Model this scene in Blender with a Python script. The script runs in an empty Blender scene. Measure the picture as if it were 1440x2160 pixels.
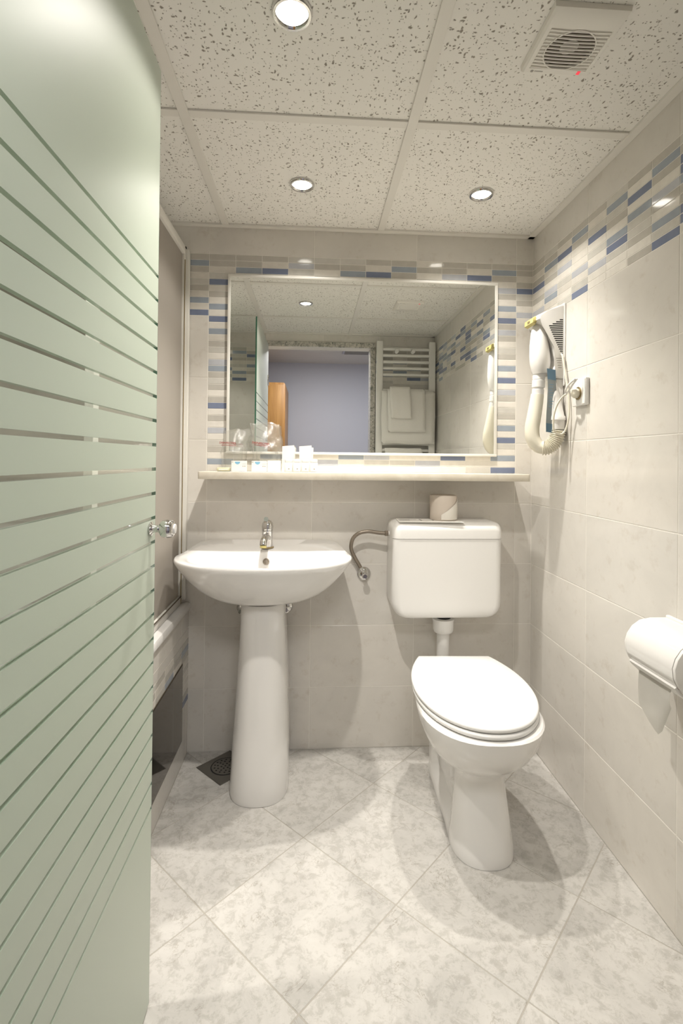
import bpy, bmesh, math, random
from mathutils import Vector, Matrix, noise

random.seed(7)
PI = math.pi
S = bpy.context.scene
C = S.collection

# ------------------------------------------------------------------ camera
def make_camera():
    yaw, pit, rol = 0.0614, 0.0069, 0.0106
    f0 = Vector((math.sin(yaw), math.cos(yaw), 0)); r0 = Vector((math.cos(yaw), -math.sin(yaw), 0)); z = Vector((0, 0, 1))
    fwd = f0 * math.cos(pit) + z * math.sin(pit)
    up0 = -f0 * math.sin(pit) + z * math.cos(pit)
    rt = r0 * math.cos(rol) + up0 * math.sin(rol)
    up = -r0 * math.sin(rol) + up0 * math.cos(rol)
    cd = bpy.data.cameras.new('camera')
    cam = bpy.data.objects.new('camera', cd); C.objects.link(cam)
    m = Matrix((rt, up, -fwd)).transposed().to_4x4()
    m.translation = Vector((0.4036, -1.9355, 1.114))
    cam.matrix_world = m
    cd.sensor_fit = 'HORIZONTAL'; cd.sensor_width = 24.0
    cd.lens = 1057.0 / 1440.0 * 24.0
    cd.shift_x = (720 - 725.4) / 1440.0
    cd.shift_y = (961.4 - 1080) / 1440.0
    cd.clip_start = 0.01; cd.clip_end = 50
    S.camera = cam
make_camera()

# ------------------------------------------------------------------ world + lights
W = bpy.data.worlds.new('world'); S.world = W
W.use_nodes = True
W.node_tree.nodes['Background'].inputs[0].default_value = (0.75, 0.8, 1.0, 1)
W.node_tree.nodes['Background'].inputs[1].default_value = 0.4
S.view_settings.view_transform = 'Standard'
S.view_settings.look = 'None'
S.view_settings.gamma = 1.0
S.view_settings.use_curve_mapping = False
S.view_settings.exposure = 0.14
if hasattr(S, 'cycles'): S.cycles.transparent_max_bounces = 32

WARM = (1.0, 0.952, 0.88)
LAMP_W = 47.0
def spot(name, loc, watts, size, blend, rad=0.017):
    ld = bpy.data.lights.new(name, 'SPOT'); ld.energy = watts; ld.color = WARM
    ld.spot_size = math.radians(size); ld.spot_blend = blend; ld.shadow_soft_size = rad
    o = bpy.data.objects.new(name, ld); C.objects.link(o); o.location = loc
    return o
# reflector lamps: a strong narrow beam plus weak spill cut off by the rim
LAMPS = [(0.352, -0.940), (0.358, -0.315), (0.952, -0.305), (-0.30, -0.94)]  # the last one is unseen, added to light the tub side
for i, (x, y) in enumerate(LAMPS):
    k = (0.90, 0.92, 0.82, 0.8)[i]
    b = spot('downlight_beam', (x, y, 1.990), LAMP_W * k, 104 if i == 0 else 98, 1.0)
    if i == 0: b.rotation_euler = Vector((-0.10, -0.16, 1.0)).to_track_quat('Z', 'Y').to_euler()   # swivelled lamp
    spot('downlight_spill', (x, y, 1.990), LAMP_W * k * (0.12, 0.16, 0.16, 0.2)[i], 132, 0.30)
# assumed lamp beyond the doorway, out of view, added as soft fill
HLX, HLY = 0.55, -2.12
ld = bpy.data.lights.new('hall_fill_light', 'AREA'); ld.energy = 15; ld.color = (1.0, 0.985, 0.97); ld.shape = 'RECTANGLE'; ld.size = 0.5; ld.size_y = 0.5
o = bpy.data.objects.new('hall_fill_light', ld); C.objects.link(o); o.location = (HLX, HLY, 2.075)

# ------------------------------------------------------------------ dimensions
XR = 1.266          # right wall
YB = 0.0            # back wall
YR = -1.63          # rear wall (with the doorway)
XT = -0.06          # front of the tiled tub surround
XL = -0.82          # left wall
ZC = 2.0            # ceiling
TH = 0.2366; TW = 0.4
MH = TH / 10; MW = 0.1
ZM1 = 8 * TH; ZM0 = 7 * TH

# ------------------------------------------------------------------ materials
MATS = {}
def nodes_of(m):
    m.use_nodes = True
    nt = m.node_tree
    return nt, nt.nodes['Principled BSDF']
def mat(name, col, rough=0.5, metal=0.0, spec=0.5, emit=None, estr=0.0, trans=0.0, ior=1.45, coat=0.0, sss=0.0):
    m = bpy.data.materials.new(name); nt, b = nodes_of(m)
    b.inputs['Base Color'].default_value = (*col, 1)
    b.inputs['Roughness'].default_value = rough
    b.inputs['Metallic'].default_value = metal
    b.inputs['Specular IOR Level'].default_value = spec
    b.inputs['IOR'].default_value = ior
    b.inputs['Transmission Weight'].default_value = trans
    b.inputs['Coat Weight'].default_value = coat
    if emit:
        b.inputs['Emission Color'].default_value = (*emit, 1); b.inputs['Emission Strength'].default_value = estr
    MATS[name] = m
    return m
def N(nt, t, **kw):
    n = nt.nodes.new(t)
    for k, v in kw.items():
        if k in n.inputs: n.inputs[k].default_value = v
        else: setattr(n, k, v)
    return n
def ramp(nt, stops, interp='LINEAR'):
    r = nt.nodes.new('ShaderNodeValToRGB'); r.color_ramp.interpolation = interp
    e = r.color_ramp.elements
    while len(e) < len(stops): e.new(0.5)
    for i, (p, c) in enumerate(stops):
        e[i].position = p; e[i].color = (*c, 1) if len(c) == 3 else c
    return r
def mixc(nt, a, b, fac, blend='MIX'):
    m = nt.nodes.new('ShaderNodeMix'); m.data_type = 'RGBA'; m.blend_type = blend
    for sock, v in ((m.inputs[0], fac), (m.inputs[6], a), (m.inputs[7], b)):
        if isinstance(v, bpy.types.NodeSocket): nt.links.new(v, sock)
        elif isinstance(v, (int, float)): sock.default_value = v
        else: sock.default_value = (*v, 1)
    return m.outputs[2]
def pos(nt):
    return nt.nodes.new('ShaderNodeNewGeometry').outputs['Position']
def scaled(nt, v, s, loc=(0, 0, 0)):
    mp = nt.nodes.new('ShaderNodeMapping'); mp.inputs['Scale'].default_value = s; mp.inputs['Location'].default_value = loc
    nt.links.new(v, mp.inputs['Vector']); return mp.outputs[0]
def noisetex(nt, v, scale, detail=4, rough=0.55, dist=0.0):
    n = N(nt, 'ShaderNodeTexNoise', Scale=scale, Detail=detail, Roughness=rough, Distortion=dist)
    nt.links.new(v, n.inputs['Vector']); return n.outputs['Fac']
def bump(nt, h, strength, dist, bsdf):
    b = nt.nodes.new('ShaderNodeBump'); b.inputs['Strength'].default_value = strength; b.inputs['Distance'].default_value = dist
    nt.links.new(h, b.inputs['Height']); nt.links.new(b.outputs[0], bsdf.inputs['Normal'])

def tile_material(name, base, var, rough=0.12):
    m = mat(name, base, rough); nt, b = nodes_of(m); p = pos(nt)
    oi = nt.nodes.new('ShaderNodeObjectInfo')
    off = N(nt, 'ShaderNodeVectorMath', operation='MULTIPLY_ADD')
    cmb = nt.nodes.new('ShaderNodeCombineXYZ')
    for k in range(3): nt.links.new(oi.outputs['Random'], cmb.inputs[k])
    nt.links.new(cmb.outputs[0], off.inputs[0]); off.inputs[1].default_value = (7, 5, 9); nt.links.new(p, off.inputs[2])
    a = noisetex(nt, off.outputs[0], 5.0, 5, 0.6, 0.6)
    r1 = ramp(nt, [(0.3, tuple(c * (1 - var) for c in base)), (0.7, tuple(min(1, c * (1 + var)) for c in base))])
    nt.links.new(a, r1.inputs[0])
    s = noisetex(nt, off.outputs[0], 22.0, 4, 0.7, 0.2)
    r2 = ramp(nt, [(0.56, (1, 1, 1)), (0.78, (0.88, 0.85, 0.82))]); nt.links.new(s, r2.inputs[0])
    c = mixc(nt, r1.outputs[0], r2.outputs[0], 1.0, 'MULTIPLY')
    rr = ramp(nt, [(0, (0.96, 0.96, 0.96)), (1, (1.03, 1.02, 1.01))]); nt.links.new(oi.outputs['Random'], rr.inputs[0])
    c = mixc(nt, c, rr.outputs[0], 1.0, 'MULTIPLY')
    nt.links.new(c, b.inputs['Base Color'])
    bump(nt, noisetex(nt, off.outputs[0], 9, 2), 0.05, 0.01, b)
    return m
tile_material('wall_tile', (0.71, 0.682, 0.632), 0.05, 0.11)
mat('grout', (0.85, 0.82, 0.76), 0.6)
MOS = {'D': (0.20, 0.235, 0.34), 'M': (0.35, 0.395, 0.455), 'L': (0.53, 0.545, 0.585), 'G': (0.53, 0.505, 0.455),
       'g': (0.62, 0.60, 0.55), 'B': (0.72, 0.685, 0.62), 'P': (0.79, 0.755, 0.69)}
for k, c in MOS.items():
    mm = mat('mosaic_' + k, c, 0.08); nt, b = nodes_of(mm); p = pos(nt)
    a = noisetex(nt, p, 30, 3); r = ramp(nt, [(0.3, tuple(x * 0.94 for x in c)), (0.7, tuple(min(1, x * 1.05) for x in c))])
    nt.links.new(a, r.inputs[0]); nt.links.new(r.outputs[0], b.inputs['Base Color'])

def floor_material():
    m = mat('floor_marble', (0.6, 0.58, 0.54), 0.16); nt, b = nodes_of(m); p = pos(nt)
    oi = nt.nodes.new('ShaderNodeObjectInfo')
    cmb = nt.nodes.new('ShaderNodeCombineXYZ')
    for k in range(3): nt.links.new(oi.outputs['Random'], cmb.inputs[k])
    off = N(nt, 'ShaderNodeVectorMath', operation='MULTIPLY_ADD'); nt.links.new(cmb.outputs[0], off.inputs[0]); off.inputs[1].default_value = (31, 17, 3); nt.links.new(p, off.inputs[2])
    v = off.outputs[0]
    a = noisetex(nt, v, 4.5, 8, 0.65, 0.9)
    r1 = ramp(nt, [(0.30, (0.43, 0.415, 0.388)), (0.47, (0.53, 0.512, 0.48)), (0.64, (0.60, 0.58, 0.545))]); nt.links.new(a, r1.inputs[0])
    f = noisetex(nt, v, 38, 6, 0.78, 0.4)
    r2 = ramp(nt, [(0.34, (0.70, 0.69, 0.67)), (0.52, (1, 1, 1))]); nt.links.new(f, r2.inputs[0])
    c = mixc(nt, r1.outputs[0], r2.outputs[0], 0.9, 'MULTIPLY')
    # thin crackle veins
    w = noisetex(nt, v, 7, 5, 0.7, 1.6)
    r3 = ramp(nt, [(0.485, (1, 1, 1)), (0.497, (0.80, 0.78, 0.75)), (0.503, (0.80, 0.78, 0.75)), (0.515, (1, 1, 1))]); nt.links.new(w, r3.inputs[0])
    msk = noisetex(nt, v, 11, 2); r4 = ramp(nt, [(0.5, (0, 0, 0)), (0.62, (1, 1, 1))]); nt.links.new(msk, r4.inputs[0])
    c2 = mixc(nt, c, r3.outputs[0], 1.0, 'MULTIPLY')
    c = mixc(nt, c, c2, r4.outputs[0])
    nt.links.new(c, b.inputs['Base Color'])
    bump(nt, f, 0.06, 0.004, b)
    rr = ramp(nt, [(0.3, (0.30, 0.30, 0.30)), (0.7, (0.18, 0.18, 0.18))]); nt.links.new(f, rr.inputs[0]); nt.links.new(rr.outputs[0], b.inputs['Roughness'])
floor_material()
mat('floor_grout', (0.38, 0.355, 0.31), 0.7)

def ceiling_material():
    m = mat('mineral_fibre', (0.68, 0.65, 0.58), 0.9, spec=0.2); nt, b = nodes_of(m); p = pos(nt)
    nz = N(nt, 'ShaderNodeTexNoise', Scale=60.0, Detail=2.0); nt.links.new(p, nz.inputs['Vector'])
    outs = []
    for k, (sx, sy, sc, loc) in enumerate([(1.0, 0.5, 112, (0, 0, 0)), (0.55, 1.0, 106, (3, 1, 0)), (0.9, 0.9, 170, (5, 2, 0))]):
        dv = N(nt, 'ShaderNodeVectorMath', operation='MULTIPLY_ADD'); nt.links.new(nz.outputs['Color'], dv.inputs[0]); dv.inputs[1].default_value = (0.012, 0.012, 0); nt.links.new(p, dv.inputs[2])
        sv = scaled(nt, dv.outputs[0], (sx, sy, 0.0), loc)
        vo = N(nt, 'ShaderNodeTexVoronoi', Scale=float(sc)); nt.links.new(sv, vo.inputs['Vector'])
        sep = nt.nodes.new('ShaderNodeSeparateColor'); nt.links.new(vo.outputs['Color'], sep.inputs[0])
        thr = N(nt, 'ShaderNodeMapRange'); nt.links.new(sep.outputs[0], thr.inputs[0])
        thr.inputs[1].default_value = 0.15; thr.inputs[2].default_value = 1.0; thr.inputs[3].default_value = 0.0; thr.inputs[4].default_value = (0.30, 0.30, 0.34)[k]
        d = N(nt, 'ShaderNodeMath', operation='SUBTRACT'); nt.links.new(vo.outputs['Distance'], d.inputs[0]); nt.links.new(thr.outputs[0], d.inputs[1])
        mr = N(nt, 'ShaderNodeMapRange'); nt.links.new(d.outputs[0], mr.inputs[0]); mr.inputs[1].default_value = -0.10; mr.inputs[2].default_value = 0.02; mr.inputs[3].default_value = 1.0; mr.inputs[4].default_value = 0.0
        outs.append(mr.outputs[0])
    mx = outs[0]
    for q in outs[1:]:
        n = N(nt, 'ShaderNodeMath', operation='MAXIMUM'); nt.links.new(mx, n.inputs[0]); nt.links.new(q, n.inputs[1]); mx = n.outputs[0]
    col = mixc(nt, (0.84, 0.82, 0.77), (0.30, 0.27, 0.23), mx)
    nt.links.new(col, b.inputs['Base Color'])
    inv = N(nt, 'ShaderNodeMath', operation='SUBTRACT'); inv.inputs[0].default_value = 1.0; nt.links.new(mx, inv.inputs[1])
    bump(nt, inv.outputs[0], 0.4, 0.003, b)
ceiling_material()
mat('grid_white', (0.76, 0.735, 0.68), 0.45)
mat('porcelain', (0.80, 0.785, 0.76), 0.06, coat=0.3)
mat('white_plastic', (0.79, 0.775, 0.745), 0.28)
mat('seat_plastic', (0.79, 0.785, 0.765), 0.16)
mat('cream_plastic', (0.80, 0.775, 0.72), 0.35)
mat('hose_plastic', (0.76, 0.72, 0.60), 0.35)
mat('chrome', (0.72, 0.71, 0.70), 0.07, metal=1.0)
mat('braided_steel', (0.27, 0.23, 0.185), 0.4, metal=0.6)
mat('drain_steel', (0.20, 0.19, 0.17), 0.38, metal=0.8)
mat('hatch_metal', (0.20, 0.18, 0.155), 0.06, metal=1.0)
mat('mirror_silver', (0.93, 0.945, 0.93), 0.0, metal=1.0)
mat('frame_white', (0.80, 0.78, 0.72), 0.35)
mat('screen_frame', (0.78, 0.755, 0.70), 0.4)
mat('black', (0.012, 0.011, 0.010), 0.6)
mat('dark_brown', (0.13, 0.105, 0.075), 0.7)
mat('brass_edge', (0.45, 0.36, 0.20), 0.35, metal=0.8)
mat('red_led', (0.75, 0.03, 0.05), 0.4, emit=(1, 0.05, 0.08), estr=0.6)
mat('grey_print', (0.35, 0.33, 0.30), 0.6)
mat('yellow_plastic', (0.52, 0.45, 0.17), 0.4)
mat('paper', (0.80, 0.78, 0.73), 0.8)
mat('wrap_paper', (0.66, 0.58, 0.50), 0.75)
mat('paper_sheen', (0.82, 0.78, 0.71), 0.25)
mat('blue_print', (0.22, 0.36, 0.48), 0.5)
mat('sky_blue', (0.22, 0.47, 0.66), 0.45)
mat('tag_grey', (0.42, 0.46, 0.47), 0.5)
mat('carton', (0.82, 0.81, 0.78), 0.45)
mat('red_ink', (0.30, 0.03, 0.025), 0.5)
mat('soap_clear', (0.62, 0.60, 0.42), 0.15)
mat('lamp_glow', (1, 1, 1), 0.5, emit=(1.0, 0.95, 0.86), estr=14)
mat('hall_fill_glow', (1, 1, 1), 0.5, emit=(0.85, 0.90, 1.0), estr=0.5)
mat('radiator_white', (0.80, 0.785, 0.74), 0.35)
mat('carpet', (0.22, 0.20, 0.22), 0.95)

def lilac():
    m = mat('lilac_paint', (0.58, 0.59, 0.67), 0.8); nt, b = nodes_of(m); p = pos(nt)
    bump(nt, noisetex(nt, p, 120, 3), 0.1, 0.002, b)
lilac()
def wood():
    m = mat('oak', (0.4, 0.2, 0.06), 0.35); nt, b = nodes_of(m); p = pos(nt)
    a = noisetex(nt, scaled(nt, p, (40, 40, 2.0)), 1.0, 4, 0.6, 0.5)
    r = ramp(nt, [(0.3, (0.33, 0.155, 0.045)), (0.7, (0.52, 0.28, 0.09))]); nt.links.new(a, r.inputs[0]); nt.links.new(r.outputs[0], b.inputs['Base Color'])
wood()
def speckled():
    m = mat('speckled_marble', (0.5, 0.48, 0.44), 0.2); nt, b = nodes_of(m); p = pos(nt)
    a = noisetex(nt, p, 45, 6, 0.75, 1.2)
    r = ramp(nt, [(0.36, (0.16, 0.17, 0.15)), (0.47, (0.44, 0.42, 0.37)), (0.6, (0.66, 0.62, 0.56))]); nt.links.new(a, r.inputs[0]); nt.links.new(r.outputs[0], b.inputs['Base Color'])
speckled()
def shelf_stone():
    m = mat('cream_marble', (0.72, 0.64, 0.50), 0.15); nt, b = nodes_of(m); p = pos(nt)
    a = noisetex(nt, p, 12, 6, 0.65, 0.7)
    r = ramp(nt, [(0.3, (0.62, 0.565, 0.46)), (0.7, (0.73, 0.68, 0.585))]); nt.links.new(a, r.inputs[0]); nt.links.new(r.outputs[0], b.inputs['Base Color'])
shelf_stone()
def towel():
    m = mat('terry', (0.76, 0.74, 0.69), 0.95, spec=0.1); nt, b = nodes_of(m); p = pos(nt)
    bump(nt, noisetex(nt, p, 350, 2), 0.5, 0.003, b)
towel()
def facing(nt, f0):
    lw = nt.nodes.new('ShaderNodeLayerWeight'); lw.inputs[0].default_value = 0.5
    p = N(nt, 'ShaderNodeMath', operation='POWER'); nt.links.new(lw.outputs['Facing'], p.inputs[0]); p.inputs[1].default_value = 4.0
    a = N(nt, 'ShaderNodeMath', operation='MULTIPLY_ADD'); nt.links.new(p.outputs[0], a.inputs[0]); a.inputs[1].default_value = 0.6; a.inputs[2].default_value = f0
    return a.outputs[0]
def frosted():
    m = bpy.data.materials.new('frosted_green'); m.use_nodes = True; nt = m.node_tree; nt.nodes.clear()
    out = nt.nodes.new('ShaderNodeOutputMaterial')
    d = N(nt, 'ShaderNodeBsdfDiffuse'); d.inputs[0].default_value = (0.69, 0.735, 0.64, 1)
    t = N(nt, 'ShaderNodeBsdfTranslucent'); t.inputs[0].default_value = (0.60, 0.71, 0.60, 1)
    g = N(nt, 'ShaderNodeBsdfGlossy'); g.inputs[0].default_value = (1, 1, 1, 1); g.inputs['Roughness'].default_value = 0.42
    m1 = nt.nodes.new('ShaderNodeMixShader'); m1.inputs[0].default_value = 0.42
    nt.links.new(d.outputs[0], m1.inputs[1]); nt.links.new(t.outputs[0], m1.inputs[2])
    m2 = nt.nodes.new('ShaderNodeMixShader')
    fr = N(nt, 'ShaderNodeFresnel'); fr.inputs['IOR'].default_value = 1.25
    nt.links.new(fr.outputs[0], m2.inputs[0]); nt.links.new(m1.outputs[0], m2.inputs[1]); nt.links.new(g.outputs[0], m2.inputs[2])
    nt.links.new(m2.outputs[0], out.inputs[0]); MATS['frosted_green'] = m
frosted()
def clearglass(name, tint, ior, rough=0.0):
    m = bpy.data.materials.new(name); m.use_nodes = True; nt = m.node_tree; nt.nodes.clear()
    out = nt.nodes.new('ShaderNodeOutputMaterial')
    t = N(nt, 'ShaderNodeBsdfTransparent'); t.inputs[0].default_value = (*tint, 1)
    g = N(nt, 'ShaderNodeBsdfGlossy'); g.inputs['Roughness'].default_value = rough
    fr = facing(nt, ior)
    m2 = nt.nodes.new('ShaderNodeMixShader'); nt.links.new(fr, m2.inputs[0]); nt.links.new(t.outputs[0], m2.inputs[1]); nt.links.new(g.outputs[0], m2.inputs[2])
    nt.links.new(m2.outputs[0], out.inputs[0]); MATS[name] = m
clearglass('clear_green_glass', (0.93, 0.96, 0.94), 0.03)
clearglass('tumbler_glass', (0.985, 0.99, 0.985), 0.02, 0.03)
mat('glass_edge', (0.10, 0.30, 0.20), 0.1, trans=0.4)
def acrylic():
    m = bpy.data.materials.new('grey_acrylic'); m.use_nodes = True; nt = m.node_tree; nt.nodes.clear()
    out = nt.nodes.new('ShaderNodeOutputMaterial')
    d = N(nt, 'ShaderNodeBsdfDiffuse'); d.inputs[0].default_value = (0.52, 0.48, 0.43, 1)
    t = N(nt, 'ShaderNodeBsdfTranslucent'); t.inputs[0].default_value = (0.6, 0.56, 0.5, 1)
    g = N(nt, 'ShaderNodeBsdfGlossy'); g.inputs['Roughness'].default_value = 0.35
    m1 = nt.nodes.new('ShaderNodeMixShader'); m1.inputs[0].default_value = 0.4
    nt.links.new(d.outputs[0], m1.inputs[1]); nt.links.new(t.outputs[0], m1.inputs[2])
    m2 = nt.nodes.new('ShaderNodeMixShader'); m2.inputs[0].default_value = 0.06
    nt.links.new(m1.outputs[0], m2.inputs[1]); nt.links.new(g.outputs[0], m2.inputs[2])
    nt.links.new(m2.outputs[0], out.inputs[0]); MATS['grey_acrylic'] = m
acrylic()
def bagfilm():
    m = bpy.data.materials.new('clear_film'); m.use_nodes = True; nt = m.node_tree; nt.nodes.clear()
    out = nt.nodes.new('ShaderNodeOutputMaterial')
    t = N(nt, 'ShaderNodeBsdfTransparent'); t.inputs[0].default_value = (0.985, 0.985, 0.98, 1)
    g = N(nt, 'ShaderNodeBsdfGlossy'); g.inputs['Roughness'].default_value = 0.16
    d = N(nt, 'ShaderNodeBsdfDiffuse'); d.inputs[0].default_value = (0.8, 0.78, 0.72, 1)
    m0 = nt.nodes.new('ShaderNodeMixShader'); m0.inputs[0].default_value = 0.06
    nt.links.new(t.outputs[0], m0.inputs[1]); nt.links.new(d.outputs[0], m0.inputs[2])
    m2 = nt.nodes.new('ShaderNodeMixShader'); fr = facing(nt, 0.10)
    nt.links.new(fr, m2.inputs[0]); nt.links.new(m0.outputs[0], m2.inputs[1]); nt.links.new(g.outputs[0], m2.inputs[2])
    p = pos(nt); b = nt.nodes.new('ShaderNodeBump'); b.inputs['Strength'].default_value = 0.6; b.inputs['Distance'].default_value = 0.004
    nt.links.new(noisetex(nt, p, 55, 4, 0.6, 1.0), b.inputs['Height']); nt.links.new(b.outputs[0], g.inputs['Normal'])
    nt.links.new(m2.outputs[0], out.inputs[0]); MATS['clear_film'] = m
bagfilm()

# ------------------------------------------------------------------ mesh helpers
def obj(name, bm, m, parent=None, origin=None, smooth=35):
    me = bpy.data.meshes.new(name)
    if origin is not None: bmesh.ops.translate(bm, verts=bm.verts, vec=-Vector(origin))
    bmesh.ops.recalc_face_normals(bm, faces=bm.faces)
    bm.to_mesh(me); bm.free()
    if smooth:
        for p in me.polygons: p.use_smooth = True
        me.set_sharp_from_angle(angle=math.radians(smooth))
    mm = m if isinstance(m, (list, tuple)) else [m]
    for k in mm: me.materials.append(MATS[k])
    o = bpy.data.objects.new(name, me); C.objects.link(o)
    if origin is not None: o.location = origin
    if parent: attach(o, parent)
    return o
def root_of(o):
    v = Vector((0, 0, 0))
    while o is not None: v = v + o.location if o.parent is None else v; o = o.parent
    return v
ROOTLOC = {}
def attach(o, parent):
    o.parent = parent
    # parts are written in world coordinates: cancel the parents' own offset
    o.matrix_parent_inverse = WORLD[parent.name].inverted() if parent.name in WORLD else parent.matrix_basis.inverted()
WORLD = {}
def remember(o, m=None):
    WORLD[o.name] = m if m is not None else (WORLD_of_parent(o) @ o.matrix_basis)
def WORLD_of_parent(o):
    if o.parent is None: return Matrix.Identity(4)
    return WORLD.get(o.parent.name, o.parent.matrix_basis) @ o.matrix_parent_inverse
def tag(o, label, cat, group=None, kind=None):
    o['label'] = label
    if cat: o['category'] = cat
    if group: o['group'] = group
    if kind: o['kind'] = kind
    return o
def thing(name, label, cat, loc, group=None, kind=None):
    o = bpy.data.objects.new(name, None); C.objects.link(o); o.location = loc
    o.empty_display_size = 0.05
    tag(o, label, cat, group, kind)
    WORLD[o.name] = Matrix.Translation(loc)
    return o
def part(name, bm, m, parent, smooth=35, label=None):
    o = obj(name, bm, m, parent, None, smooth)
    remember(o)
    if label: o['label'] = label
    return o
def solid(name, bm, m, label, cat, origin, group=None, kind=None, smooth=35):
    o = obj(name, bm, m, None, origin, smooth); tag(o, label, cat, group, kind)
    WORLD[o.name] = Matrix.Translation(origin) if origin is not None else Matrix.Identity(4)
    return o

def box(x0, x1, y0, y1, z0, z1, bev=0.0, seg=2, bm=None):
    t = bmesh.new()
    vs = [t.verts.new((x, y, z)) for x in (x0, x1) for y in (y0, y1) for z in (z0, z1)]
    for f in ((0, 1, 3, 2), (4, 6, 7, 5), (0, 4, 5, 1), (2, 3, 7, 6), (0, 2, 6, 4), (1, 5, 7, 3)): t.faces.new([vs[i] for i in f])
    if bev > 0: bmesh.ops.bevel(t, geom=t.edges[:], offset=bev, segments=seg, profile=0.5, affect='EDGES')
    return join(bm, t)
def join(bm, t):
    if bm is None: return t
    me = bpy.data.meshes.new('tmp'); t.to_mesh(me); t.free(); bm.from_mesh(me); bpy.data.meshes.remove(me)
    return bm
def loft(rings, cap0=True, cap1=True, bm=None):
    t = bmesh.new(); R = [[t.verts.new(p) for p in r] for r in rings]; n = len(rings[0])
    for a, b in zip(R, R[1:]):
        for i in range(n): t.faces.new((a[i], a[(i + 1) % n], b[(i + 1) % n], b[i]))
    if cap0: t.faces.new(R[0])
    if cap1: t.faces.new(R[-1])
    return join(bm, t)
def frame_of(axis):
    a = Vector(axis).normalized(); u = a.orthogonal().normalized(); return a, u, a.cross(u)
def lathe(profile, base, axis=(0, 0, 1), n=32, bm=None, cap0=True, cap1=True):
    """profile: (radius, height along axis)"""
    a, u, v = frame_of(axis); b = Vector(base); rings = []
    for r, h in profile:
        rings.append([b + a * h + (u * math.cos(2 * PI * i / n) + v * math.sin(2 * PI * i / n)) * max(r, 1e-5) for i in range(n)])
    return loft(rings, cap0, cap1, bm)
def smooth_path(pts, sub=8):
    P = [Vector(p) for p in pts]; out = []
    for i in range(len(P) - 1):
        p0 = P[max(i - 1, 0)]; p1 = P[i]; p2 = P[i + 1]; p3 = P[min(i + 2, len(P) - 1)]
        for k in range(sub):
            t = k / sub
            out.append(0.5 * ((2 * p1) + (p2 - p0) * t + (2 * p0 - 5 * p1 + 4 * p2 - p3) * t * t + (3 * p1 - p0 - 3 * p2 + p3) * t ** 3))
    out.append(P[-1]); return out
def tube(pts, rad, sub=8, n=12, bm=None, closed=False):
    P = smooth_path(pts, sub) if sub else [Vector(p) for p in pts]
    m = len(P); rings = []; prev = None
    for i, p in enumerate(P):
        d = (P[min(i + 1, m - 1)] - P[max(i - 1, 0)]).normalized()
        if prev is None: u = d.orthogonal().normalized()
        else:
            u = prev - d * prev.dot(d)
            u = u.normalized() if u.length > 1e-6 else d.orthogonal().normalized()
        prev = u; v = d.cross(u)
        r = rad(i / (m - 1)) if callable(rad) else rad
        rings.append([p + (u * math.cos(2 * PI * k / n) + v * math.sin(2 * PI * k / n)) * r for k in range(n)])
    return loft(rings, True, True, bm)
def prism(poly, fn, d0, d1, bev=0.0, seg=2, bm=None):
    """poly: 2D points, fn(a,b,d) -> 3D"""
    t = bmesh.new(); A = [t.verts.new(fn(a, b, d0)) for a, b in poly]; B = [t.verts.new(fn(a, b, d1)) for a, b in poly]; n = len(poly)
    for i in range(n): t.faces.new((A[i], A[(i + 1) % n], B[(i + 1) % n], B[i]))
    fa = t.faces.new(A); fb = t.faces.new(B)
    if bev > 0:
        es = list({e for f in (fa, fb) for e in f.edges})
        bmesh.ops.bevel(t, geom=es, offset=bev, segments=seg, profile=0.5, affect='EDGES')
    return join(bm, t)
def roundrect(x0, x1, y0, y1, r, n=5):
    rs = r if isinstance(r, (list, tuple)) else (r, r, r, r); out = []
    for (cx, cy, a, rr) in ((x1, y1, 0, rs[0]), (x0, y1, 90, rs[1]), (x0, y0, 180, rs[2]), (x1, y0, 270, rs[3])):
        sx = -1 if cx == x1 else 1; sy = -1 if cy == y1 else 1
        for k in range(n + 1):
            t = math.radians(a + 90 * k / n); out.append((cx + sx * rr + rr * math.cos(t), cy + sy * rr + rr * math.sin(t)))
    return out
XZ = lambda a, b, d: (a, d, b)
XY = lambda a, b, d: (a, b, d)
YZ = lambda a, b, d: (d, a, b)

# ------------------------------------------------------------------ tiles on a wall
TILE_CACHE = {}
def tile_mesh(w, h, ch, name):
    k = (round(w, 4), round(h, 4), ch, name)
    if k in TILE_CACHE: return TILE_CACHE[k]
    bm = bmesh.new(); d = 0.0005
    a = [bm.verts.new(p) for p in ((0, 0.005, 0), (w, 0.005, 0), (w, 0.005, h), (0, 0.005, h))]
    b = [bm.verts.new(p) for p in ((0, d, 0), (w, d, 0), (w, d, h), (0, d, h))]
    c = [bm.verts.new(p) for p in ((ch, 0, ch), (w - ch, 0, ch), (w - ch, 0, h - ch), (ch, 0, h - ch))]
    for A, B in ((a, b), (b, c)):
        for i in range(4): bm.faces.new((A[i], A[(i + 1) % 4], B[(i + 1) % 4], B[i]))
    bm.faces.new(c)
    bmesh.ops.recalc_face_normals(bm, faces=bm.faces)
    for f in bm.faces:
        if f.calc_center_median().y < 1e-5 and f.normal.y > 0: bmesh.ops.reverse_faces(bm, faces=bm.faces[:]); break
    me = bpy.data.meshes.new(name); bm.to_mesh(me); bm.free()
    me.materials.append(MATS['wall_tile'])
    TILE_CACHE[k] = me; return me
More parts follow.
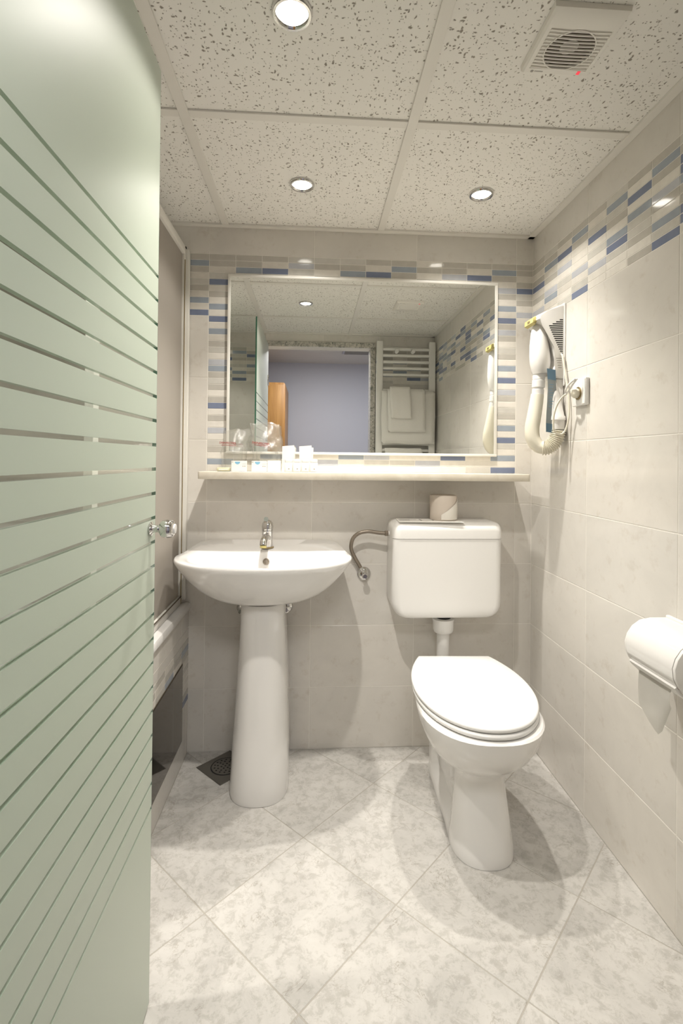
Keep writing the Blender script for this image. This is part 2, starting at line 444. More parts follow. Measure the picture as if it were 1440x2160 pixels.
class Wall:
    """u runs along the wall, v is height; rz turns the local -Y face to the wall's face"""
    def __init__(s, parent, origin, rz):
        s.p = parent; s.o = Vector(origin); s.rz = rz; s.R = Matrix.Rotation(rz, 4, 'Z')
    def put(s, u0, u1, v0, v1, m=None, name='wall_tile', gap=0.0022, ch=0.0009):
        if u1 - u0 < 0.006 or v1 - v0 < 0.006: return
        w = u1 - u0 - gap; h = v1 - v0 - gap
        o = bpy.data.objects.new(name, tile_mesh(w, h, ch, name)); C.objects.link(o)
        o.parent = s.p; o.matrix_parent_inverse = WORLD[s.p.name].inverted()
        o.location = s.o + s.R @ Vector((u0 + gap / 2, 0, v0 + gap / 2)); o.rotation_euler = (0, 0, s.rz)
        if m:
            o.material_slots[0].link = 'OBJECT'; o.material_slots[0].material = MATS[m]
        return o
    def region(s, u0, u1, v0, v1, uo=0.0, vo=0.0, tw=TW, th=TH):
        i = math.floor((u0 - uo) / tw + 1e-6)
        while uo + i * tw < u1 - 1e-6:
            j = math.floor((v0 - vo) / th + 1e-6)
            while vo + j * th < v1 - 1e-6:
                s.put(max(u0, uo + i * tw), min(u1, uo + (i + 1) * tw), max(v0, vo + j * th), min(v1, vo + (j + 1) * th))
                j += 1
            i += 1
    def cell(s, u0, u1, row, code, ztop=ZM1):
        s.put(u0, u1, ztop - row * MH, ztop - (row - 1) * MH, 'mosaic_' + code, 'mosaic_tile', 0.0020, 0.0006)
def rnd_code():
    return random.choice('GGGgggBBBPPPPLLMMDD' if random.random() < .85 else 'DM')

# back wall ---------------------------------------------------------
wall_back = solid('wall_back', box(XL - 0.1, XR + 0.1, 0.0008, 0.10, -0.05, ZC + 0.15), 'grout', 'beige marbled tile wall with blue mosaic around the mirror', 'wall', (0.2, 0.05, 0), kind='structure', smooth=0)
wb = Wall(wall_back, (0, 0, 0), 0)
wb.region(XL, 0, 0, ZM0); wb.region(0, 1.2, 0, 1.062); wb.region(1.2, XR, 0, ZM0)
wb.region(XL, -0.1, ZM0, ZM1); wb.region(XL, XR, ZM1, ZC + 0.02)
col0 = 'GGBg' + 'DBGPMPDPMBGgPlMGgGPGDPGPLPgGPMP'.replace('l', 'L')
col11 = 'GMGPLGPMBDGLGPgGPMPDPLGPgGPMPDgPMPD'
for r, c in enumerate('GMGBgGBMBD'): wb.cell(-0.1, 0, r + 1, c)
for r, c in enumerate(col0): wb.cell(0, 0.1, r + 1, c)
for r, c in enumerate(col11): wb.cell(1.1, 1.2, r + 1, c)
for r, c in enumerate('GGBGDgGPLP'): wb.cell(1.2, XR, r + 1, c)
top = {1: 'GGMg', 2: 'GBDG', 3: 'gLgP', 4: 'gGPG', 5: 'gGMP', 6: 'GBDg', 7: 'GMGP', 8: 'BGPg', 9: 'GGLB', 10: 'GBDG'}
for k, s in top.items():
    for r, c in enumerate(s): wb.cell(0.1 * k, 0.1 * k + 0.1, r + 1, c)
low = {1: 'PGP', 2: 'MPP', 3: 'PgP', 4: 'PLP', 5: 'MPP', 6: 'LgP', 7: 'PgP', 8: 'PLP', 9: 'DPP', 10: 'PPg'}
for k, s in low.items():
    for r, c in enumerate(s): wb.cell(0.1 * k, 0.1 * k + 0.1, 33 + r, c)

# right wall --------------------------------------------------------
wall_right = solid('wall_right', box(XR + 0.0008, XR + 0.1, YR - 0.1, 0.1, -0.05, ZC + 0.15), 'grout', 'beige marbled tile wall with a high blue mosaic band', 'wall', (XR + 0.05, -0.8, 0), kind='structure', smooth=0)
wr = Wall(wall_right, (XR, 0, 0), -PI / 2)
wr.region(0, -YR, 0, ZM0); wr.region(0, -YR, ZM1, ZC + 0.02)
rc = ['GGBGDBGPLP', 'gGMBGPLMBP', 'GBDPLPgBPg', 'GMGPPPLPgD', 'GBgDPgPLPP', 'gMgGPMDgPP', 'GPDPMggGPG', 'GMGPLGPMgD']
for k in range(17):
    s = rc[k] if k < 8 else ''.join(rnd_code() for _ in range(10))
    for r, c in enumerate(s): wr.cell(0.1 * k, min(0.1 * k + 0.1, -YR), r + 1, c)

# rear wall (with the doorway) ------------------------------------
DX0, DX1, DZ = 0.03, 0.815, 1.905
bm = box(XL - 0.1, DX0, YR - 0.10, YR - 0.0008, -0.05, ZC + 0.15); box(DX1, XR + 0.1, YR - 0.10, YR - 0.0008, -0.05, ZC + 0.15, bm=bm); box(DX0, DX1, YR - 0.10, YR - 0.0008, DZ, ZC + 0.15, bm=bm)
wall_rear = solid('wall_rear', bm, 'grout', 'beige tile wall with the doorway facing the mirror', 'wall', (0.4, YR - 0.05, 0), kind='structure', smooth=0)
wq = Wall(wall_rear, (XR, YR, 0), PI)
uD1 = XR - DX1; uD0 = XR - DX0; uL = XR - XL
wq.region(0, uD1, 0, ZM0); wq.region(uD0, uL, 0, ZM0)
wq.region(0, uL, ZM1 + 0.03, ZC + 0.02); wq.region(0, uD1, ZM1, ZM1 + 0.03); wq.region(uD0, uL, ZM1, ZM1 + 0.03)
rear_cols = ['GGBGGBGPLP', 'GBGGgMPgDP', 'GGBDPBMgPP', 'GMGPgDPLPg', 'GBGDPgMPgP']
for k in range(5):
    for r, c in enumerate(rear_cols[k]): wq.cell(0.1 * k, min(0.1 * k + 0.1, uD1), r + 1, c)
for k, s in enumerate(['BGDGBMBGPP', 'GMgGBgPMBD', 'GBGDPgMPgP']):
    for r, c in enumerate(s): wq.cell(uD0 + 0.1 * k - 0.0, uD0 + 0.1 * k + 0.1, r + 1, c)
wq.region(uD0 + 0.3, uL, ZM0, ZM1)

# left wall beyond the tub -----------------------------------------
wall_left = solid('wall_left', box(XL - 0.1, XL - 0.0008, YR - 0.1, 0.1, -0.05, ZC + 0.15), 'grout', 'beige tile wall behind the bathtub', 'wall', (XL - 0.05, -0.8, 0), kind='structure', smooth=0)
wl = Wall(wall_left, (XL, YR, 0), PI / 2)
wl.region(0, -YR, 0, ZC)

# floor -------------------------------------------------------------
floor = solid('floor', box(XL, XR, YR, 0, -0.06, -0.0007), 'floor_grout', 'grey white marbled square floor tiles laid diagonally', 'floor', (0.4, -0.8, 0), kind='structure', smooth=0)
def clip(poly, x0, x1, y0, y1):
    def cut(P, inside, inter):
        out = []
        for i in range(len(P)):
            a, b = P[i], P[(i + 1) % len(P)]
            if inside(a): out.append(a)
            if inside(a) != inside(b): out.append(inter(a, b))
        return out
    def ix(v): return lambda a, b: (v, a[1] + (b[1] - a[1]) * (v - a[0]) / (b[0] - a[0]))
    def iy(v): return lambda a, b: (a[0] + (b[0] - a[0]) * (v - a[1]) / (b[1] - a[1]), v)
    for ins, it in ((lambda p: p[0] >= x0, ix(x0)), (lambda p: p[0] <= x1, ix(x1)), (lambda p: p[1] >= y0, iy(y0)), (lambda p: p[1] <= y1, iy(y1))):
        poly = cut(poly, ins, it)
        if len(poly) < 3: return []
    return poly
fd = 0.4715; fx, fy = 0.1509, -0.6847
for i in range(-4, 8):
    for j in range(-8, 6):
        if (i + j) % 2 == 0: continue
        cx = fx + fd * i / 2; cy = fy + fd * j / 2; h = fd / 2 - 0.0016
        P = clip([(cx + h, cy), (cx, cy + h), (cx - h, cy), (cx, cy - h)], XT + 0.001, XR - 0.001, YR + 0.001, -0.001)
        if not P: continue
        ax = sum(p[0] for p in P) / len(P); ay = sum(p[1] for p in P) / len(P)
        def ins(d):
            out = []
            for p in P:
                l = math.hypot(p[0] - ax, p[1] - ay); k = max(0, 1 - d / max(l, 1e-4)); out.append((ax + (p[0] - ax) * k, ay + (p[1] - ay) * k))
            return out
        bm = loft([[(x, y, -0.006) for x, y in P], [(x, y, -0.0008) for x, y in P], [(x, y, 0.0) for x, y in ins(0.0011)]], False, True)
        part('floor_tile', bm, 'floor_marble', floor, smooth=0)

# ceiling -----------------------------------------------------------
ceiling = solid('ceiling', box(XL, XR, YR, 0, ZC + 0.03, ZC + 0.10), 'grid_white', 'suspended ceiling of fissured white mineral tiles in a metal grid', 'ceiling', (0.4, -0.8, ZC + 0.1), kind='structure', smooth=0)
bx = [XL, -0.53, 0.062, 0.655, XR]; by = [YR, -1.228, -0.630, 0.0]
for i in range(len(bx) - 1):
    for j in range(len(by) - 1):
        part('ceiling_tile', box(bx[i] + 0.001, bx[i + 1] - 0.001, by[j] + 0.001, by[j + 1] - 0.001, ZC + 0.003, ZC + 0.018, 0.0015, 1), 'mineral_fibre', ceiling, smooth=0)
zb = ZC - 0.003
for x in bx[1:-1]: part('grid_bar', box(x - 0.013, x + 0.013, YR, 0, zb, ZC + 0.0029, 0.0006, 1), 'grid_white', ceiling, smooth=0)
for y in by[1:-1]:
    for i in range(len(bx) - 1):
        part('grid_bar', box(bx[i] + 0.0131, bx[i + 1] - 0.0131, y - 0.013, y + 0.013, zb + 0.0008, ZC + 0.0029, 0.0006, 1), 'grid_white', ceiling, smooth=0)
for (a, b, c, d) in ((XL, XR, -0.022, 0.0, ), (XL, XR, YR, YR + 0.022), (XR - 0.024, XR, YR, 0), (XL, XL + 0.022, YR, 0)):
    part('wall_angle', box(a, b, c, d, zb - 0.002, ZC + 0.0029, 0.0008, 1), 'grid_white', ceiling, smooth=0)

# door frame, glass door -------------------------------------------
trim = thing('trim_1', 'speckled grey marble door frame around the doorway', 'door frame', (0.42, YR, 0), kind='structure')
fw = 0.036
part('jamb', box(DX0 - fw + 0.012, DX0 + 0.018, YR - 0.11, YR + 0.012, 0, DZ, 0.002, 1), 'speckled_marble', trim, 0)
part('jamb', box(DX1 - 0.012, DX1 + fw - 0.012, YR - 0.11, YR + 0.012, 0, DZ, 0.002, 1), 'speckled_marble', trim, 0)
part('lintel', box(DX0 - fw + 0.012, DX1 + fw - 0.012, YR - 0.11, YR + 0.012, DZ + 0.0005, DZ + fw, 0.002, 1), 'speckled_marble', trim, 0)

DXF, DY1, DY0, DT = 0.084, -0.892, -1.600, 0.008
door = thing('door_1', 'open pale green frosted glass door with clear horizontal stripes and chrome knob', 'door', (DXF, DY0, 0), kind='structure')
zs = [1.482 - 0.0490 * k for k in range(23)]
prev = 1.905
for k, z in enumerate(zs + [None]):
    lo = z + 0.0034 if z is not None else 0.010
    part('frosted_panel', box(DXF - DT, DXF, DY0, DY1 - 0.0006, lo, prev), 'frosted_green', door, 0)
    if z is not None:
        part('clear_stripe', box(DXF - DT, DXF, DY0, DY1 - 0.0006, z - 0.0033, z + 0.0033), 'clear_green_glass', door, 0)
        prev = z - 0.0034
part('glass_edge', box(DXF - DT, DXF, DY1 - 0.0005, DY1, 0.010, 1.905), 'glass_edge', door, 0)
kb = Vector((DXF, -0.925, 0.973))
knob = part('door_knob', lathe([(0.0, 0), (0.013, 0.0), (0.014, 0.003), (0.008, 0.006), (0.0065, 0.014), (0.008, 0.018), (0.0165, 0.024), (0.0185, 0.034), (0.0165, 0.044), (0.012, 0.047), (0.0, 0.047)], kb, (1, 0, 0), 28), 'chrome', door, 50)
part('knob_inset', lathe([(0.0, 0), (0.010, 0), (0.009, 0.003), (0.0, 0.0042)], kb + Vector((0.0468, 0, 0)), (1, 0, 0), 24), 'white_plastic', knob, 50)
part('knob_base', lathe([(0.0, 0), (0.015, 0), (0.014, 0.006), (0.0, 0.006)], kb + Vector((-DT, 0, 0)), (-1, 0, 0), 24), 'chrome', door, 50)
for z in (0.25, 1.62):
    part('hinge', box(DXF - DT - 0.006, DXF + 0.006, YR + 0.013, DY0 + 0.045, z, z + 0.07, 0.002, 2), 'chrome', door)

# bathtub, its tiled front, screen ---------------------------------
surround = solid('wall_tub_front', box(XT - 0.06, XT - 0.0008, YR, 0, -0.05, 0.545), 'grout', 'low tiled wall in front of the bathtub beneath the shower screen', 'wall', (XT - 0.03, -0.8, 0), kind='structure', smooth=0)
wt = Wall(surround, (XT, YR, 0), PI / 2)
L = -YR
wt.region(0, L, 0, 0.20, vo=-0.0366); wt.region(0, L, 0.4366, 0.545, uo=L - 4 * TW - 0.1)
wt.region(0, L - 0.6, 0.20, 0.4366, uo=L - 4 * TW - 0.1, vo=0.20)
tub_cols = ['GMGBgPPPGD', 'gGPDBLDPgP', 'BGMgMPgPBP', 'GBgPLPDPgP', 'gGBMPPgLPP', 'GPDgBPGPMP']
for k in range(6):
    u1 = L - 0.1 * k
    for r, c in enumerate(tub_cols[k]): wt.cell(u1 - 0.1, u1, r + 1, c, 0.4366)
tub = thing('bathtub', 'white bathtub rim above the tiled front', 'bathtub', (-0.44, -0.8, 0))
rim = []
xo0, xo1, yo0, yo1 = XL + 0.001, XT + 0.008, YR + 0.001, -0.001
def rr3(x0, x1, y0, y1, r, z): return [(a, b, z) for a, b in roundrect(x0, x1, y0, y1, r, 6)]
rings = [rr3(xo0, xo1, yo0, yo1, 0.004, 0.5455), rr3(xo0, xo1, yo0, yo1, 0.004, 0.558), rr3(xo0 + .004, xo1 - .004, yo0 + .004, yo1 - .004, 0.005, 0.567), rr3(xo0 + .012, xo1 - .012, yo0 + .012, yo1 - .012, 0.006, 0.570),
         rr3(xo0 + .07, xo1 - .085, yo0 + .08, yo1 - .09, 0.10, 0.570), rr3(xo0 + .08, xo1 - .095, yo0 + .09, yo1 - .10, 0.10, 0.560), rr3(xo0 + .12, xo1 - .135, yo0 + .20, yo1 - .16, 0.12, 0.22), rr3(xo0 + .17, xo1 - .18, yo0 + .26, yo1 - .22, 0.12, 0.17)]
part('tub_shell', loft(rings, False, True), 'porcelain', tub)

screen = thing('shower_screen', 'grey translucent bath screen in a white frame', 'shower screen', (-0.09, -0.4, 0.57))
sx0, sx1, sy1, sy0, sz0, sz1 = -0.101, -0.081, -0.004, -0.80, 0.572, 1.90
part('side_profile', box(sx0 - 0.006, sx1 + 0.012, sy1 - 0.022, sy1, sz0 + 0.01, sz1 - 0.004, 0.002, 2), 'screen_frame', screen)
part('side_profile', box(sx0, sx1, sy1 - 0.042, sy1 - 0.0225, sz0, sz1, 0.002, 2), 'screen_frame', screen)
part('side_profile', box(sx0, sx1, sy0, sy0 + 0.03, sz0, sz1, 0.002, 2), 'screen_frame', screen)
part('top_rail', box(sx0 - 0.002, sx1 + 0.002, sy0 + 0.031, sy1 - 0.043, sz1 - 0.03, sz1, 0.002, 2), 'screen_frame', screen)
part('bottom_rail', box(sx0 - 0.002, sx1 + 0.002, sy0 + 0.031, sy1 - 0.043, sz0, sz0 + 0.028, 0.002, 2), 'screen_frame', screen)
part('screen_panel', box(-0.093, -0.089, sy0 + 0.031, sy1 - 0.043, sz0 + 0.0285, sz1 - 0.0305), 'grey_acrylic', screen, 0)
part('seal_strip', box(-0.0805, -0.078, sy1 - 0.042, sy1 - 0.039, sz0, sz1 - 0.05), 'brass_edge', screen, 0)
part('bottom_seal', box(-0.0785, -0.0765, sy0 + 0.031, sy1 - 0.043, sz0 + 0.0275, sz0 + 0.031), 'dark_brown', screen, 0)
part('corner_plug', box(-0.0855, -0.0785, sy1 - 0.030, sy1 - 0.0225, sz1 - 0.0035, sz1 + 0.003), 'black', screen, 0)

hatch = thing('access_panel', 'dark polished metal inspection hatch set in the tiled tub front', 'hatch', (XT, -0.28, 0.09))
part('hatch_door', box(XT + 0.0005, XT + 0.003, -0.48, -0.090, 0.092, 0.366, 0.0008, 1), 'hatch_metal', hatch, 0)
part('hatch_rim', box(XT + 0.0002, XT + 0.0016, -0.484, -0.0865, 0.0885, 0.3695, 0.0004, 1), 'dark_brown', hatch, 0)

# mirror ------------------------------------------------------------
mirror = thing('wall_mirror', 'wide rectangular wall mirror in a thin white frame', 'mirror', (0.597, 0, 1.128))
mx0, mx1, mz0, mz1, mw = 0.073, 1.121, 1.130, 1.814, 0.010
part('mirror_glass', box(mx0 + mw, mx1 - mw, -0.008, -0.0006, mz0 + mw, mz1 - mw), 'mirror_silver', mirror, 0)
for a, b, c, d in ((mx0, mx1, mz1 - mw, mz1), (mx0, mx1, mz0, mz0 + mw), (mx0, mx0 + mw, mz0 + mw + .0002, mz1 - mw - .0002), (mx1 - mw, mx1, mz0 + mw + .0002, mz1 - mw - .0002)):
    part('frame_strip', box(a, b, -0.013, -0.0005, c, d, 0.0012, 2), 'frame_white', mirror)

# shelf -------------------------------------------------------------
SZ = 1.066
solid('marble_shelf', prism(roundrect(0.004, 1.188, -0.170, -0.0005, (0.002, 0.002, 0.008, 0.008), 4), XY, SZ - 0.026, SZ, 0.002, 2), 'cream_marble', 'long cream marble shelf under the mirror', 'shelf', (0.6, -0.06, SZ - 0.026))

# wash basin --------------------------------------------------------
BXc = 0.241
basin = thing('washbasin', 'white ceramic pedestal washbasin beneath the shelf', 'washbasin', (BXc, -0.2, 0))
def cast(poly, c, n):
    out = []
    for k in range(n):
        a = 2 * PI * k / n; d = (math.cos(a), math.sin(a)); best = None
        for i in range(len(poly)):
            p, q = poly[i], poly[(i + 1) % len(poly)]
            ex, ey = q[0] - p[0], q[1] - p[1]; det = d[0] * (-ey) + ex * d[1]
            if abs(det) < 1e-12: continue
            rx, ry = p[0] - c[0], p[1] - c[1]
            t = (rx * (-ey) + ex * ry) / det; s = (d[0] * ry - d[1] * rx) / det
            if t > 0 and -1e-9 <= s <= 1 + 1e-9: best = t if best is None else max(best, t)
        out.append((c[0] + d[0] * best, c[1] + d[1] * best))
    return out
def spline2(pts, sub=10):
    P = [Vector((a, b, 0)) for a, b in pts]; n = len(P); out = []
    for i in range(n):
        p0, p1, p2, p3 = P[i - 1], P[i], P[(i + 1) % n], P[(i + 2) % n]
        for k in range(sub):
            t = k / sub; v = 0.5 * ((2 * p1) + (p2 - p0) * t + (2 * p0 - 5 * p1 + 4 * p2 - p3) * t * t + (3 * p1 - p0 - 3 * p2 + p3) * t ** 3); out.append((v.x, v.y))
    return out
hw = 0.297
outer = spline2([(BXc - 0.22, -0.004), (BXc, -0.003), (BXc + 0.22, -0.004), (BXc + 0.262, -0.05), (BXc + hw - .004, -0.17), (BXc + hw, -0.235), (BXc + 0.262, -0.318), (BXc + 0.165, -0.392), (BXc, -0.420), (BXc - 0.165, -0.392), (BXc - 0.262, -0.318), (BXc - hw, -0.235), (BXc - hw + .004, -0.17), (BXc - 0.262, -0.05)])
inner = spline2([(BXc, -0.135), (BXc + 0.15, -0.135), (BXc + 0.225, -0.165), (BXc + 0.253, -0.225), (BXc + 0.222, -0.300), (BXc + 0.135, -0.365), (BXc, -0.390), (BXc - 0.135, -0.365), (BXc - 0.222, -0.300), (BXc - 0.253, -0.225), (BXc - 0.225, -0.165), (BXc - 0.15, -0.135)])
NB = 72; cB = (BXc, -0.24)
O = cast(outer, cB, NB); I = cast(inner, cB, NB)
def scl(P, s, c, z): return [(c[0] + (x - c[0]) * s, c[1] + (y - c[1]) * s, z) for x, y in P]
def low_ring(s, z):
    # the back stays on the wall, the rest shrinks toward the pedestal
    out = []
    for x, y in O:
        nx = BXc + (x - BXc) * s; ny = -0.20 + (y + 0.20) * s if y < -0.20 else y * 1.0 + (-0.06 - 0.0) * (1 - s) * 0.8
        out.append((nx, max(-0.42, min(-0.003, ny)), z))
    return out
rings = [low_ring(0.27, 0.632)]
for t in (0.06, 0.14, 0.24, 0.36, 0.5, 0.65, 0.8, 0.92): rings.append(low_ring(0.27 + 0.73 * t ** 0.40, 0.632 + t * 0.150))
rings.append(low_ring(1.0, 0.784)); rings.append(scl(O, 0.997, cB, 0.790)); rings.append(scl(O, 0.985, cB, 0.794))
def mixr(A, B, t, z): return [(a[0] + (b[0] - a[0]) * t, a[1] + (b[1] - a[1]) * t, z) for a, b in zip(A, B)]
rings.append(mixr(O, I, 0.5, 0.7935)); rings.append(mixr(O, I, 0.9, 0.792)); rings.append(scl(I, 1.0, cB, 0.7895)); rings.append(scl(I, 0.975, cB, 0.783))
for s, z in ((0.95, 0.766), (0.90, 0.735), (0.80, 0.700), (0.62, 0.674), (0.40, 0.663), (0.15, 0.659), (0.06, 0.658)): rings.append(scl(I, s, cB, z))
rings = [[(x, y, z + max(0, min(1, (z - 0.66) / 0.12)) * (-0.012 + 0.023 * max(0, 1 + y / 0.15))) for x, y, z in r] for r in rings]
part('basin_bowl', loft(rings, True, True), 'porcelain', basin, 60)
part('overflow_ring', lathe([(0.0, 0.001), (0.007, 0.001), (0.0085, 0.004), (0.0105, 0.004), (0.0115, 0.0), (0.0115, -0.012)], (BXc, -0.149, 0.750), (0, -1, 0.35), 24, cap0=True), 'braided_steel', basin, 40)
part('drain_plug', lathe([(0.0, 0.004), (0.018, 0.003), (0.021, 0.0), (0.0, 0.0)], (BXc, -0.24, 0.6585), (0, 0, 1), 24), 'chrome', basin, 40)
def ushape(cx, hwid, yf, yb, z, n=24):
    P = [(cx + hwid * 0.95, yb)]
    yc = yf + hwid * 1.15
    for k in range(n + 1):
        a = PI * k / n; P.append((cx + hwid * math.copysign(abs(math.cos(a)) ** 0.8, math.cos(a)), yc - (yc - yf) * math.sin(a) ** 0.85))
    P.append((cx - hwid * 0.95, yb)); return [(x, y, z) for x, y in P]
ped = [ushape(0.2335, 0.0975, -0.318, -0.05, 0.001), ushape(0.2335, 0.0985, -0.320, -0.05, 0.012), ushape(0.2345, 0.0975, -0.318, -0.05, 0.06), ushape(0.236, 0.095, -0.312, -0.05, 0.14), ushape(0.238, 0.090, -0.304, -0.05, 0.25), ushape(0.239, 0.0845, -0.296, -0.055, 0.37), ushape(0.239, 0.0785, -0.289, -0.06, 0.48), ushape(0.238, 0.0745, -0.284, -0.07, 0.57), ushape(0.238, 0.074, -0.283, -0.08, 0.622), ushape(0.238, 0.071, -0.280, -0.083, 0.628)]
part('pedestal', loft(ped), 'porcelain', basin, 50)

# mixer tap
tap = thing('basin_tap', 'small chrome single-lever mixer tap on the washbasin', 'tap', (0.2405, -0.092, 0.7935))
tx, ty, tz = 0.2405, -0.092, 0.7895
part('tap_base', lathe([(0.0, 0), (0.0235, 0), (0.0235, 0.003), (0.020, 0.0045), (0.0, 0.0045)], (tx, ty, tz), n=28), 'brass_edge', tap)
part('tap_body', lathe([(0.0, 0.0046), (0.0195, 0.0046), (0.0195, 0.05), (0.0205, 0.056), (0.0205, 0.064), (0.0, 0.064)], (tx, ty, tz), n=28), 'chrome', tap)
part('spout', tube([(tx, ty - 0.005, tz + 0.035), (tx - 0.001, ty - 0.04, tz + 0.043), (tx - 0.003, ty - 0.075, tz + 0.044), (tx - 0.0045, ty - 0.098, tz + 0.037), (tx - 0.005, ty - 0.105, tz + 0.024)], lambda t: 0.0135 - 0.001 * t, 6, 16), 'chrome', tap, 60)
part('aerator', lathe([(0.0, 0), (0.0115, 0), (0.0115, 0.008), (0.0, 0.008)], (tx - 0.005, ty - 0.105, tz + 0.0175), n=20), 'yellow_plastic', tap)
lv = part('lever_dome', lathe([(0.0, 0.0645), (0.0205, 0.0645), (0.0215, 0.076), (0.0195, 0.089), (0.0130, 0.098), (0.0, 0.101)], (tx, ty, tz), n=28), 'chrome', tap, 60)
part('lever', tube([(tx, ty + 0.002, tz + 0.094), (tx - 0.001, ty - 0.018, tz + 0.1035), (tx - 0.002, ty - 0.045, tz + 0.1085)], lambda t: 0.0062 + 0.002 * t, 6, 14), 'chrome', lv, 60)
part('lever_screw', lathe([(0.0, 0), (0.0042, 0), (0.0, 0.0008)], (tx, ty - 0.0203, tz + 0.075), (0, -1, 0.1), 12), 'black', lv)

# angle valves + cistern hose --------------------------------------
def valve(name, x, z, label, group=None, r=0.0235, reach=0.05):
    v = thing(name, label, 'valve', (x, 0, z), group)
    part('escutcheon', lathe([(0.0, 0), (r, 0.0), (r * 0.98, 0.003), (r * 0.8, 0.0085), (r * 0.42, 0.011), (0.0, 0.0115)], (x, -0.0004, z), (0, -1, 0), 28), 'chrome', v, 60)
    part('valve_body', lathe([(0.0, 0.0116), (0.0075, 0.0116), (0.0075, reach - 0.016), (0.0, reach - 0.016)], (x, 0, z), (0, -1, 0), 16), 'chrome', v, 60)
    part('valve_handle', lathe([(0.0, reach - 0.0158), (0.010, reach - 0.0158), (0.013, reach - 0.010), (0.0125, reach - 0.003), (0.008, reach), (0.0, reach)], (x, 0, z), (0, -1, 0), 8), 'chrome', v, 30)
    return v
valve('angle_valve', 0.142, 0.545, 'chrome angle valve behind the washbasin pedestal, on the floor drain side', 'washbasin valves')
valve('angle_valve', 0.309, 0.548, 'chrome angle valve behind the washbasin pedestal, on the toilet side', 'washbasin valves')
vc = valve('angle_valve', 0.604, 0.672, 'chrome angle valve on the wall feeding the cistern hose', None, 0.0275)
part('valve_outlet', tube([(0.602, -0.022, 0.677), (0.597, -0.022, 0.686), (0.592, -0.022, 0.694)], 0.0062, 3, 12), 'chrome', vc)

hose = thing('flexible_hose', 'braided steel hose looping from the valve to the cistern', 'hose', (0.60, -0.03, 0.69))
hp = [(0.5935, -0.022, 0.692), (0.583, -0.024, 0.711), (0.565, -0.030, 0.742), (0.551, -0.036, 0.776), (0.556, -0.042, 0.812), (0.578, -0.046, 0.834), (0.612, -0.048, 0.842), (0.648, -0.050, 0.838), (0.668, -0.052, 0.836)]
part('braided_sleeve', tube(hp, 0.0072, 8, 14), 'braided_steel', hose, 60)
part('ferrule', tube([(0.655, -0.051, 0.8372), (0.677, -0.052, 0.8355)], 0.0074, 0, 14), 'braided_steel', hose)
part('hose_nut', lathe([(0.0, 0), (0.011, 0), (0.011, 0.012), (0.0, 0.012)], (0.6775, -0.052, 0.8355), (1, 0, 0), 6), 'braided_steel', hose, 20)
part('ferrule', tube([(0.5955, -0.022, 0.6885), (0.589, -0.0228, 0.700)], 0.0074, 0, 14), 'chrome', hose)

# cistern -----------------------------------------------------------
cis = thing('toilet_cistern', 'white plastic wall-mounted toilet cistern', 'cistern', (0.893, -0.075, 0.54))
cx0, cx1 = 0.694, 1.097
rs = []
for z in (0.540, 0.5405, 0.5435, 0.549, 0.557, 0.567, 0.580, 0.595, 0.65, 0.75, 0.8285):
    k = max(0.0, (0.595 - z) / 0.055); q = 0.055 * (1 - math.sqrt(max(0, 1 - k * k))); kf = max(0.0, (0.562 - z) / 0.022); qf = 0.022 * (1 - math.sqrt(max(0, 1 - kf * kf)))
    rs.append([(a, b, z) for a, b in roundrect(cx0 + q, cx1 - q, -0.150 + qf, -0.0008, (0.001, 0.001, 0.029, 0.029), 6)])
t = loft(rs)
part('cistern_body', t, 'white_plastic', cis, 40)
t = box(cx0 - 0.001, cx1 + 0.001, -0.1515, -0.0008, 0.8297, 0.889)
bmesh.ops.bevel(t, geom=[e for e in t.edges if (max(v.co.z for v in e.verts) > 0.87 and not all(v.co.y > -0.01 for v in e.verts) and abs(e.verts[0].co.z - e.verts[1].co.z) < 0.01) or (abs(e.verts[0].co.z - e.verts[1].co.z) > 0.01 and e.verts[0].co.y < -0.1)], offset=0.030, segments=8, profile=0.5, affect='EDGES')
part('cistern_lid', t, 'white_plastic', cis, 40)
part('inlet_stub', lathe([(0.0, 0), (0.0095, 0), (0.0095, 0.008), (0.0, 0.008)], (0.6898, -0.052, 0.8355), (1, 0, 0), 16), 'white_plastic', cis)
fp = thing('flush_pipe', 'white flush pipe running from the cistern down to the toilet', 'pipe', (0.900, -0.066, 0.30))
pipe_n = part('pipe_nut', lathe([(0.0, 0), (0.034, 0.0), (0.038, 0.008), (0.039, 0.038), (0.0415, 0.050), (0.037, 0.0525), (0.0, 0.0525)], (0.900, -0.066, 0.468), n=32), 'white_plastic', fp, 30)
part('pipe_gap_shade', lathe([(0.0, 0), (0.028, 0), (0.028, 0.018), (0.0, 0.018)], (0.900, -0.066, 0.521), n=24), 'black', fp)  # black core stands in for the dark gap above the nut
part('flush_pipe', tube([(0.900, -0.066, 0.4675), (0.900, -0.066, 0.40), (0.900, -0.066, 0.345), (0.900, -0.075, 0.317), (0.900, -0.100, 0.305), (0.900, -0.1492, 0.303)], 0.0235, 5, 24), 'white_plastic', fp, 60)

